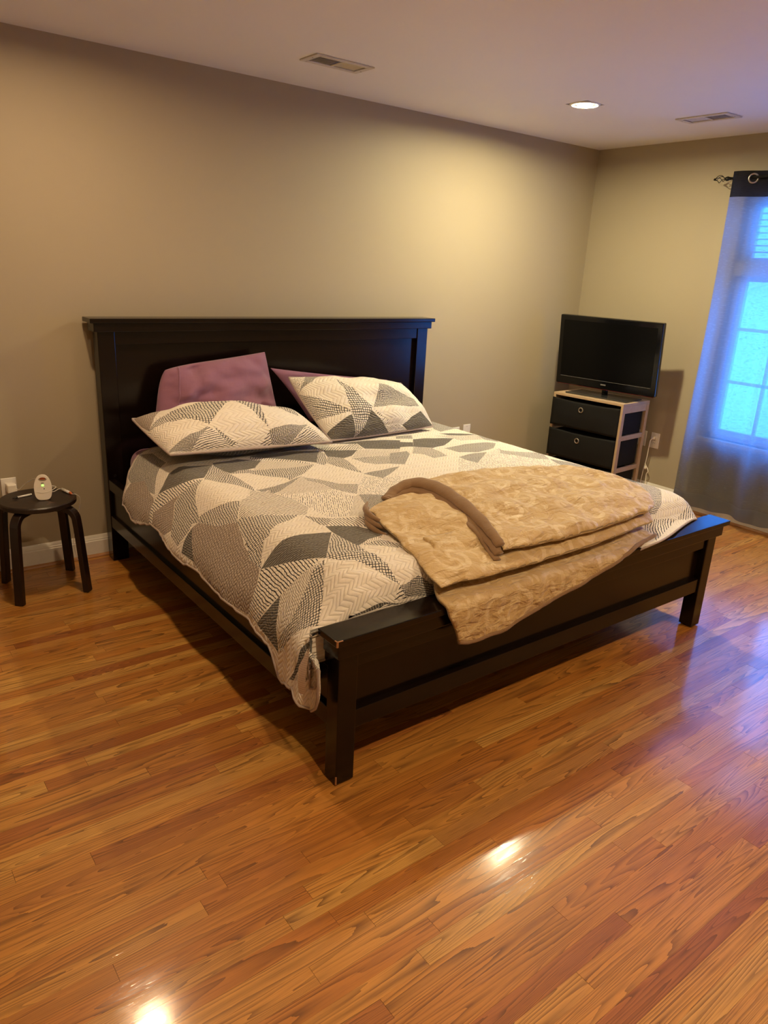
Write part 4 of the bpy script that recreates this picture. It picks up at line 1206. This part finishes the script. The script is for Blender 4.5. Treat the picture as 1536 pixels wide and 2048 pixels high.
for j in range(nv + 1):
    for i in range(nu + 1):
        u, v = i / nu, j / nv
        end = interp(AEND, u)
        s = v * end
        p = along(APATH, AA, s)
        xl = 0.375 + 0.055 * smooth(0.548, 0.41, p.z) if p.x < -2.29 else lerp(0.50, 0.375, smooth(-2.05, -2.28, p.x))
        x = lerp(xl, 1.56, u)
        hang = smooth(-2.29, -2.31, p.x)
        nz = noise.noise(V((x * 7, s * 9, 2.0))) * 0.010 + noise.noise(V((x * 18, s * 16, 7.0))) * 0.005
        P = V((x, p.x - abs(nz) * hang, p.z + nz * (1 - hang) * 0.6))
        vs.append(P); uv.append((x, s))
for j in range(nv):
    for i in range(nu):
        k = j * (nu + 1) + i
        fs.append((k, k + 1, k + nu + 2, k + nu + 1))
A = cloth_obj('hanging_layer', vs, fs, uv, M_GOLD, comf, co)
so = A.modifiers.new('thick', 'SOLIDIFY'); so.thickness = 0.014; so.offset = -1
hemp = [V(vs[nv * (nu + 1) + i]) + V((0, 0.004, 0)) for i in range(nu + 1)]
MB(co).tube(hemp, 0.0085, 8).build('hem_roll', M_LINING, comf, smooth=True)

slab('middle_fold', [(0.372, -2.262, 0.600), (1.585, -2.225, 0.600), (1.60, -1.78, 0.675), (0.49, -1.71, 0.672)],
     [(0.95, -2.265, 0.595), (1.68, -2.02, 0.655), (0.98, -1.62, 0.680), (0.425, -1.97, 0.655)], 0.030, 0.018, 1.0,
     bulge=lambda u, v: 0.010 * sin((u * 1.0 + v * 0.5) * 14) * smooth(0.45, 0.2, u))
slab('top_fold', [(0.690, -2.220, 0.650), (1.60, -2.205, 0.652), (1.715, -1.80, 0.700), (0.800, -1.610, 0.712)],
     [(1.12, -2.245, 0.648), (1.755, -2.03, 0.672), (1.28, -1.615, 0.712), (0.805, -1.90, 0.700)], 0.036, 0.026, 3.0, nu=84, nv=64,
     bulge=lambda u, v: 0.006 * sin(v * 22 + u * 3) + 0.004 * sin(u * 30 + v * 9))
# stitched channel line across the top fold, seen as a thin seam
base = [(0.662, -1.612, 0.662), (0.715, -1.592, 0.690), (0.785, -1.612, 0.714), (0.815, -1.70, 0.720), (0.803, -1.83, 0.716), (0.752, -2.03, 0.700), (0.708, -2.16, 0.680), (0.690, -2.215, 0.662)]
for k, (dx, dy, dz, r) in enumerate([(0.004, 0.008, 0.000, 0.030), (-0.016, -0.004, -0.024, 0.030), (-0.028, -0.012, -0.044, 0.024)]):
    pth = catmull([(x + dx, y + dy, max(z + dz, 0.672 if y > -2.1 else 0.62)) for x, y, z in base], 8)
    pth = [p + V((noise.noise(p * 9 + V((k, 0, 0))), 0, noise.noise(p * 9 + V((0, k, 5))))) * 0.004 for p in pth]
    rr_ = [r * (0.6 + 0.4 * sin(pi * min(1, i / (len(pth) - 1) + 0.15))) * (1 + 0.06 * sin(i * 1.1 + k)) for i in range(len(pth))]
    MB(co).tube(pth, rr_, 14, flat=0.44).build('lining_fold', M_LINING, comf, smooth=True)
for k, (x, y, z) in enumerate([(0.462, -1.755, 0.668), (0.450, -1.775, 0.652), (0.470, -1.735, 0.684)]):
    pth = catmull([(x + 0.06, y + 0.09, z), (x, y + 0.02, z), (x - 0.018, y - 0.05, z - 0.008), (x + 0.0, y - 0.11, z - 0.016)], 6)
    MB(co).tube(pth, [0.004 + 0.008 * sin(pi * i / (len(pth) - 1)) for i in range(len(pth))], 8).build('lining_fold', M_LINING, comf, smooth=True)

# ================================================================== stool and what stands on it
SX, SY, SZ = -0.372, -0.280, 0.452
st = thing('round_stool', 'dark brown round stool with four bent legs and a worn scratched seat', 'stool', (SX, SY, 0))
MB().lathe([(0.0001, SZ - 0.026), (0.160, SZ - 0.026), (0.1675, SZ - 0.021), (0.1675, SZ - 0.005), (0.162, SZ), (0.0001, SZ)], (0, 0, 0), 56).build('seat', M_SEAT, st, smooth=False)
def stool_leg(ang):
    d = V((cos(ang), sin(ang), 0)); w = V((-sin(ang), cos(ang), 0)); k = V((0, 0, 1))
    R, rt_ = 0.055, 0.182
    z_top = SZ - 0.026 - 0.013
    path = [(0.212, 0.0), (0.205, 0.10), (0.197, 0.22), (0.190, 0.32)]
    for i in range(9):
        a = i / 8 * pi / 2
        path.append((rt_ + 0.004 - R + R * cos(a), z_top - R + R * sin(a)))
    path.append((0.07, z_top))
    vs = []; fs = []
    N = len(path)
    for i, (r, z) in enumerate(path):
        p0 = path[max(0, i - 1)]; p1 = path[min(N - 1, i + 1)]
        tr, tz = p1[0] - p0[0], p1[1] - p0[1]
        L = math.hypot(tr, tz); nr, nz = tz / L, -tr / L
        for sx, sy in ((-1, -1), (1, -1), (1, 1), (-1, 1)):
            vs.append(d * (r + nr * 0.013 * sx) + k * (z + nz * 0.013 * sx) + w * 0.0205 * sy)
    for i in range(N - 1):
        for j in range(4):
            fs.append((i * 4 + j, i * 4 + (j + 1) % 4, (i + 1) * 4 + (j + 1) % 4, (i + 1) * 4 + j))
    fs += [(0, 1, 2, 3), ((N - 1) * 4, (N - 1) * 4 + 3, (N - 1) * 4 + 2, (N - 1) * 4 + 1)]
    for v_ in vs: v_.z = max(v_.z, 0)
    MB().add(vs, fs).build('leg', M_STOOL, st, bevel=0.003)
for q in range(4): stool_leg(pi / 4 + q * pi / 2)

# baby monitor
def monitor():
    loc = (-0.352, -0.318, SZ)
    th = thing('baby_monitor', 'small white baby monitor with a handle hole and green light', 'baby monitor', loc, (radians(-9), 0, radians(-14)))
    out = []
    for i in range(40):
        a = 2 * pi * i / 40
        x = cos(a); z = sin(a)
        ww = 0.0375 if z < 0 else 0.0375 - 0.008 * z
        zz = 0.058 + (0.058 * (abs(z) ** 0.75) * (1 if z > 0 else -1))
        xx = ww * (abs(x) ** (0.55 if z < 0 else 0.75)) * (1 if x > 0 else -1)
        out.append((xx, zz))
    hole = [(0.001 + 0.0175 * cos(2 * pi * i / 20), 0.0955 + 0.0090 * sin(2 * pi * i / 20)) for i in range(20)]
    P3 = [[V((x, 0, z)) for x, z in out], [V((x, 0, z)) for x, z in hole]]
    tris = geometry.tessellate_polygon(P3)
    pts = out + hole
    n = len(pts); vs = [V((x, -0.015, z)) for x, z in pts] + [V((x, 0.015, z)) for x, z in pts]
    fs = [tuple(t_) for t_ in tris] + [tuple(n + i for i in t_[::-1]) for t_ in tris]
    for i in range(40): fs.append((i, (i + 1) % 40, n + (i + 1) % 40, n + i))
    for i in range(20): fs.append((40 + i, n + 40 + i, n + 40 + (i + 1) % 20, 40 + (i + 1) % 20))
    MB().add(vs, fs).build('shell', M_CREAM, th, bevel=0.004, seg=3)
    MB().box(-0.010, 0.012, 0.006, 0.009, 0.092, 0.104).build('handle_liner', M_ORANGE, th)
    MB().box(-0.006, 0.006, -0.0162, -0.0150, 0.078, 0.0805).build('brand_dash', M_BLACK, th)  # plain dark bar added in place of the small brand lettering
    MB().box(-0.005, 0.005, -0.0164, -0.0150, 0.064, 0.072).build('power_light', emit_mat('green_led', (0.35, 1.0, 0.12), 2.2), th)
    MB().lathe([(0.0025, 0), (0.002, 0.0012), (0.0001, 0.0014)], (0.005, -0.015, 0.052), 10, Matrix.Rotation(pi / 2, 4, 'X')).build('button', M_BLACK, th)
    MB().tube([(-0.034, -0.0155, 0.042), (-0.018, -0.0158, 0.036), (0, -0.016, 0.034), (0.018, -0.0158, 0.036), (0.034, -0.0155, 0.042)], 0.0007, 6).build('seam', M_WHITE, th)
monitor()
pen = thing('pen', 'white and black pen lying on the stool seat', 'pen', (-0.42, -0.238, SZ))
po = (-0.42, -0.238, SZ)
MB(po).tube([(-0.450, -0.245, SZ + 0.005), (-0.385, -0.226, SZ + 0.005)], 0.0045, 10).build('barrel', M_WHITE, pen, smooth=True)
MB(po).tube([(-0.472, -0.251, SZ + 0.004), (-0.450, -0.245, SZ + 0.005)], [0.002, 0.0045], 10).build('cap', M_BLACK, pen, smooth=True)
tk = thing('charging_adapter', 'white inline cable plug with an orange tip on the stool', 'adapter', (-0.235, -0.26, SZ))
to = (-0.235, -0.26, SZ)
MB(to).tube([(-0.246, -0.215, SZ + 0.007), (-0.229, -0.290, SZ + 0.007)], 0.007, 12).build('sleeve', M_WHITE, tk, smooth=True)
MB(to).tube([(-0.229, -0.290, SZ + 0.007), (-0.226, -0.306, SZ + 0.006)], [0.007, 0.004], 12).build('tip', M_ORANGE, tk, smooth=True)
cd = MB()
pth = catmull([(-0.325, -0.275, SZ + 0.01), (-0.300, -0.235, SZ + 0.012), (-0.270, -0.205, SZ + 0.020), (-0.300, -0.19, SZ + 0.024), (-0.33, -0.21, SZ + 0.012), (-0.295, -0.245, SZ + 0.010), (-0.262, -0.215, SZ + 0.010), (-0.246, -0.215, SZ + 0.008)], 8)
cd.tube(pth, 0.0016, 6)
pth = catmull([(-0.226, -0.306, SZ + 0.005), (-0.207, -0.315, SZ + 0.002), (-0.188, -0.30, SZ - 0.03), (-0.196, -0.26, 0.33), (-0.215, -0.22, 0.20), (-0.200, -0.17, 0.10), (-0.175, -0.15, 0.03), (-0.16, -0.16, 0.004), (-0.13, -0.13, 0.003)], 8)
cd.tube(pth, 0.0013, 6)
tag(cd.build('charging_cable', M_WHITE, None, smooth=True), 'thin white tangled cable running off the stool edge to the floor', 'cable')

# ------------------------------------------------------------------ outlets
def outlet(label, c, nrm, kind='duplex', group=None):
    """wall plate centred at c, facing nrm"""
    c = V(c); nrm = V(nrm)
    rz = math.atan2(-nrm.x, nrm.y) + pi
    t_ = thing('wall_outlet', label, 'outlet', c, (0, 0, rz), group)
    MB().box(-0.035, 0.035, -0.006, 0, -0.057, 0.057).build('cover_plate', M_WHITE, t_, bevel=0.003)
    if kind == 'duplex':
        for s in (-1, 1):
            r = MB().box(-0.0165, 0.0165, -0.0085, -0.005, s * 0.0195 - 0.014, s * 0.0195 + 0.014).build('receptacle', M_WHITE, t_, bevel=0.003)
            for x in (-0.0065, 0.0065):
                MB().box(x - 0.001, x + 0.001, -0.0088, -0.008, s * 0.0195 - 0.002, s * 0.0195 + 0.006).build('slot', M_BLACK, r)
        MB().lathe([(0.003, 0), (0.0025, 0.001), (0.0001, 0.0012)], (0, -0.006, 0), 10, Matrix.Rotation(pi / 2, 4, 'X')).build('screw', M_STEEL, t_)
    else:
        for s in (-1, 1):
            MB().lathe([(0.003, 0), (0.0025, 0.001), (0.0001, 0.0012)], (0, -0.006, s * 0.042), 10, Matrix.Rotation(pi / 2, 4, 'X')).build('screw', M_STEEL, t_)
        MB().lathe([(0.006, 0), (0.005, 0.006), (0.0001, 0.006)], (0, -0.006, 0), 12, Matrix.Rotation(pi / 2, 4, 'X')).build('jack', M_STEEL, t_)
    return t_
outlet('white wall outlet behind the round stool with a charger plugged in', (-0.439, 0, 0.430), (0, -1, 0))
outlet('white cable wall plate with a single jack on the wall past the bed', (2.622, 0, 0.432), (0, -1, 0), 'jack')
outlet('white wall outlet just peeking over the far edge of the quilt', (2.515, 0, 0.420), (0, -1, 0))
outlet('white wall outlet with a corded plug beside the fabric drawer stand', (XR, -0.846, 0.437), (-1, 0, 0))
outlet('plain white cable plate half hidden behind the fabric drawer stand', (XR, -0.738, 0.437), (-1, 0, 0), 'jack')

ch = thing('charger_plug', 'white cube charger plugged into the outlet behind the stool', 'charger', (-0.435, -0.008, 0.437))
coo = (-0.435, -0.008, 0.437)
MB(coo).box(-0.455, -0.413, -0.048, -0.009, 0.420, 0.462).build('body', M_CREAM, ch, bevel=0.005)
MB(coo).tube(catmull([(-0.417, -0.045, 0.440), (-0.405, -0.055, 0.437), (-0.395, -0.068, 0.450), (-0.380, -0.095, 0.475), (-0.365, -0.18, 0.515), (-0.362, -0.27, 0.540), (-0.364, -0.295, 0.530)], 8), 0.0016, 6).build('cord', M_WHITE, ch, smooth=True)

pc = thing('power_cord', 'off white power cord with plug hanging from the outlet by the curtain', 'power cord', (XR - 0.009, -0.846, 0.457))
pco = (XR - 0.009, -0.846, 0.457)
MB(pco).tube([(XR - 0.009, -0.846, 0.457), (XR - 0.022, -0.846, 0.458), (XR - 0.040, -0.842, 0.452)], [0.012, 0.011, 0.005], 10).build('plug', M_CREAM, pc, smooth=True)
MB(pco).tube(catmull([(XR - 0.036, -0.842, 0.453), (XR - 0.046, -0.836, 0.438), (XR - 0.044, -0.832, 0.39), (XR - 0.040, -0.828, 0.33), (XR - 0.036, -0.822, 0.28), (XR - 0.034, -0.818, 0.262)], 8), 0.0032, 8).build('cord', M_CREAM, pc, smooth=True)
MB(pco).tube(catmull([(XR - 0.034, -0.818, 0.262), (XR - 0.034, -0.828, 0.245), (XR - 0.036, -0.846, 0.225), (XR - 0.034, -0.852, 0.205), (XR - 0.034, -0.842, 0.185), (XR - 0.034, -0.844, 0.13), (XR - 0.04, -0.84, 0.02)], 8), 0.0032, 8).build('cord_loop', M_CREAM, pc, smooth=True)
MB(pco).tube(catmull([(XR - 0.034, -0.818, 0.265), (XR - 0.032, -0.814, 0.24), (XR - 0.034, -0.810, 0.205), (XR - 0.034, -0.806, 0.15), (XR - 0.04, -0.80, 0.02)], 8), 0.0032, 8).build('cord_loop', M_CREAM, pc, smooth=True)
MB(pco).lathe([(0.0001, -0.014), (0.008, -0.008), (0.010, 0), (0.007, 0.010), (0.0001, 0.015)], (XR - 0.032, -0.822, 0.228), 12).build('cord_knot', M_CREAM, pc, smooth=True)

# ------------------------------------------------------------------ drawer stand
def light_wood():
    t = NT('pale_unfinished_wood')
    p = t.obj()
    g_, _ = t.noise(t.vmath('MULTIPLY', p, (6, 6, 6)), 6, 4, 0.6, 1.0)
    c = t.mix(g_, (0.40, 0.275, 0.165), (0.50, 0.365, 0.235))
    return t.done(t.bsdf(c, 0.6))
M_PINE = light_wood()
def bin_fabric():
    t = NT('black_bin_fabric')
    p = t.obj()
    w, _ = t.noise(p, 500, 1)
    a, _ = t.noise(p, 9, 3)
    c = t.mix(a, (0.0060, 0.0058, 0.0060), (0.0105, 0.0100, 0.0100))
    return t.done(t.bsdf(c, 0.75, normal=t.bump(t.math('ADD', a, t.math('MULTIPLY', w, 0.1)), 0.006, 0.4), spec=0.2))
M_BIN = bin_fabric()
# local frame: x across the front (left to right as seen), y into depth, z up
DR = (3.281, -0.843, 0)
ang = math.atan2(-0.99671, 0.081047)
dr = thing('drawer_stand', 'pale wooden storage stand with three black fabric drawers in the corner', 'storage stand', (3.234, -0.265, 0), (0, 0, ang))
DW, DD, DH = 0.580, 0.352, 0.735
MB().box(0, DW, 0, DD, DH - 0.018, DH).build('top_board', M_PINE, dr, bevel=0.002)
for x0, x1 in ((0, 0.018), (DW - 0.018, DW)):
    for y0, y1 in ((0, 0.036), (DD - 0.036, DD)):
        MB().box(x0, x1, y0, y1, 0, DH - 0.018).build('leg', M_PINE, dr, bevel=0.0015)
    for z0, z1 in ((0.665, 0.717), (0.470, 0.502), (0.236, 0.268), (0.020, 0.052)):
        MB().box(x0 + 0.001, x1 - 0.001, 0.036, DD - 0.036, z0, z1).build('side_rail', M_PINE, dr, bevel=0.0015)
for z in (0.486, 0.252):
    for y in (0.018, DD - 0.018):
        MB().lathe([(0.0035, 0), (0.003, 0.0012), (0.0001, 0.0015)], (DW, y, z), 8, Matrix.Rotation(pi / 2, 4, 'Y')).build('screw', M_STEEL, dr)
for z in (0.470, 0.236, 0.020):
    MB().box(0.018, DW - 0.018, DD - 0.03, DD - 0.012, z, z + 0.03).build('back_rail', M_PINE, dr)
for i, (z0, z1) in enumerate(((0.498, 0.700), (0.268, 0.474), (0.048, 0.250))):
    def front(u, v, z0=z0, z1=z1):
        x = lerp(0.004, DW - 0.018, u)
        bow = sin(pi * u) * sin(pi * v)
        sag = -0.010 * sin(pi * u) * (1 if v > 0.9 else 0)
        return V((x, -0.012 - 0.010 * bow + 0.002 * noise.noise(V((u * 5, v * 4, i * 3.0))), lerp(z0, z1, v) + sag * (v - 0.9) * 10))
    dwr = MB().box(0.022, DW - 0.022, 0.002, DD - 0.04, z0 + 0.004, z1 - 0.012).build('drawer', M_BIN, dr, bevel=0.004)
    vs = [front(a / 20, b / 12) for b in range(13) for a in range(21)]
    fs = [(b * 21 + a, b * 21 + a + 1, (b + 1) * 21 + a + 1, (b + 1) * 21 + a) for b in range(12) for a in range(20)]
    fp = MB().add(vs, fs).build('front_panel', M_BIN, dwr, smooth=True)
    sm = fp.modifiers.new('thick', 'SOLIDIFY'); sm.thickness = 0.008
    zc = z1 - 0.058
    M_ = Matrix.Rotation(pi / 2, 4, 'X')
    MB().ring([(0.0125, 0.0), (0.0135, 0.003), (0.0185, 0.003), (0.0205, 0.0), (0.0185, -0.002)], (0.262, -0.0235, zc), 28, M_).build('grommet', M_STEEL, dwr, smooth=True)

# ------------------------------------------------------------------ television
tvx, tvy, tvz, ta, tt = 3.381, -0.568, 1.037, -1.438, 0.081
def tv_screen_mat():
    t = NT('dark_lcd_screen')
    n_, _ = t.noise(t.obj(), 3, 2)
    return t.done(t.bsdf(t.mix(n_, (0.0025, 0.0025, 0.003), (0.0035, 0.0035, 0.004)), 0.22, spec=0.12))
M_SCR = tv_screen_mat()
M_GLOSS = plain('piano_black', (0.004, 0.004, 0.005), 0.10, var=0.02, spec=0.3)
tv = thing('television', 'black flat screen television on a glass foot standing on the drawer stand', 'television', (tvx, tvy, 0.735), (0, 0, ta))
# local: x across, -y towards the viewer, z up
cz = tvz - 0.735
MT = Matrix.Translation((0, 0, cz)) @ Matrix.Rotation(tt, 4, 'X')
w2, h2 = 0.395, 0.25
MB().box(-w2, w2, 0.0, 0.045, -h2, h2, MT).build('housing', M_GLOSS, tv, bevel=0.008, seg=3)
MB().box(-w2 + 0.08, w2 - 0.08, 0.045, 0.085, -h2 + 0.05, h2 - 0.06, MT).build('rear_shell', M_BLACK, tv, bevel=0.015)
MB().box(-w2 + 0.035, w2 - 0.035, -0.0012, 0.001, -h2 + 0.065, h2 - 0.035, MT).build('screen', M_SCR, tv)
MB().box(-w2 + 0.038, w2 - 0.038, -0.0025, 0.0005, -h2 + 0.057, -h2 + 0.060, MT).build('trim_line', plain('grey_trim', (0.10, 0.10, 0.10), 0.3), tv)
MB().box(-w2 + 0.012, w2 - 0.012, 0.004, 0.03, -h2 - 0.003, -h2 + 0.001, MT).build('red_edge', plain('dark_red_plastic', (0.12, 0.012, 0.015), 0.2), tv)
bd = MB().box(-0.020, 0.020, -0.002, 0.0, -h2 + 0.028, -h2 + 0.038, MT).build('brand_badge', plain('silver_badge', (0.45, 0.44, 0.42), 0.3, metal=0.8), tv)
for s in range(7):
    zz = -h2 + 0.08 + s * 0.022
    MB().lathe([(0.0032, 0), (0.0028, 0.0012), (0.0001, 0.0014)], (0, 0, 0), 8, MT @ Matrix.Translation((w2 - 0.018, 0.0, zz)) @ Matrix.Rotation(pi / 2, 4, 'X')).build('side_button', M_BLACK, tv)
def smoke_glass():
    t = NT('smoked_glass')
    return t.done(t.bsdf((0.03, 0.03, 0.032), 0.05, spec=0.8))
M_SMOKE = smoke_glass()
MB().tube([(0, 0.06, 0.008), (0, 0.055, 0.07)], 0.022, 16).build('neck', M_GLOSS, tv, smooth=True)
M_ = Matrix.Rotation(radians(0), 4, 'Z')
MB().box(-0.245, 0.245, -0.075, 0.155, 0.002, 0.010).build('glass_foot', M_SMOKE, tv, bevel=0.003)
for sx in (-0.2, 0.2):
    for sy in (-0.05, 0.13):
        MB().lathe([(0.01, 0), (0.01, 0.002)], (sx, sy, 0), 10).build('foot_pad', M_BLACK, tv)

# ------------------------------------------------------------------ white stand whose leg shows at the left border
ws = thing('white_side_stand', 'white stand leg with a dark rubber foot beside the stool', 'stand', (-0.88, -0.62, 0))
wo = (-0.88, -0.62, 0)
for x in (-0.690, -1.07):
    for y in (-0.785, -0.455):
        lg = MB(wo).tube([(x, y, 0.014), (x, y, 0.62)], 0.0165, 16).build('leg', M_WHITE, ws, smooth=True)
        MB(wo).tube([(x, y, 0.0), (x, y, 0.016)], 0.0150, 16).build('rubber_foot', M_BLACK, lg, smooth=True)
MB(wo).box(-1.10, -0.66, -0.815, -0.425, 0.62, 0.645).build('top_board', M_WHITE, ws, bevel=0.006)
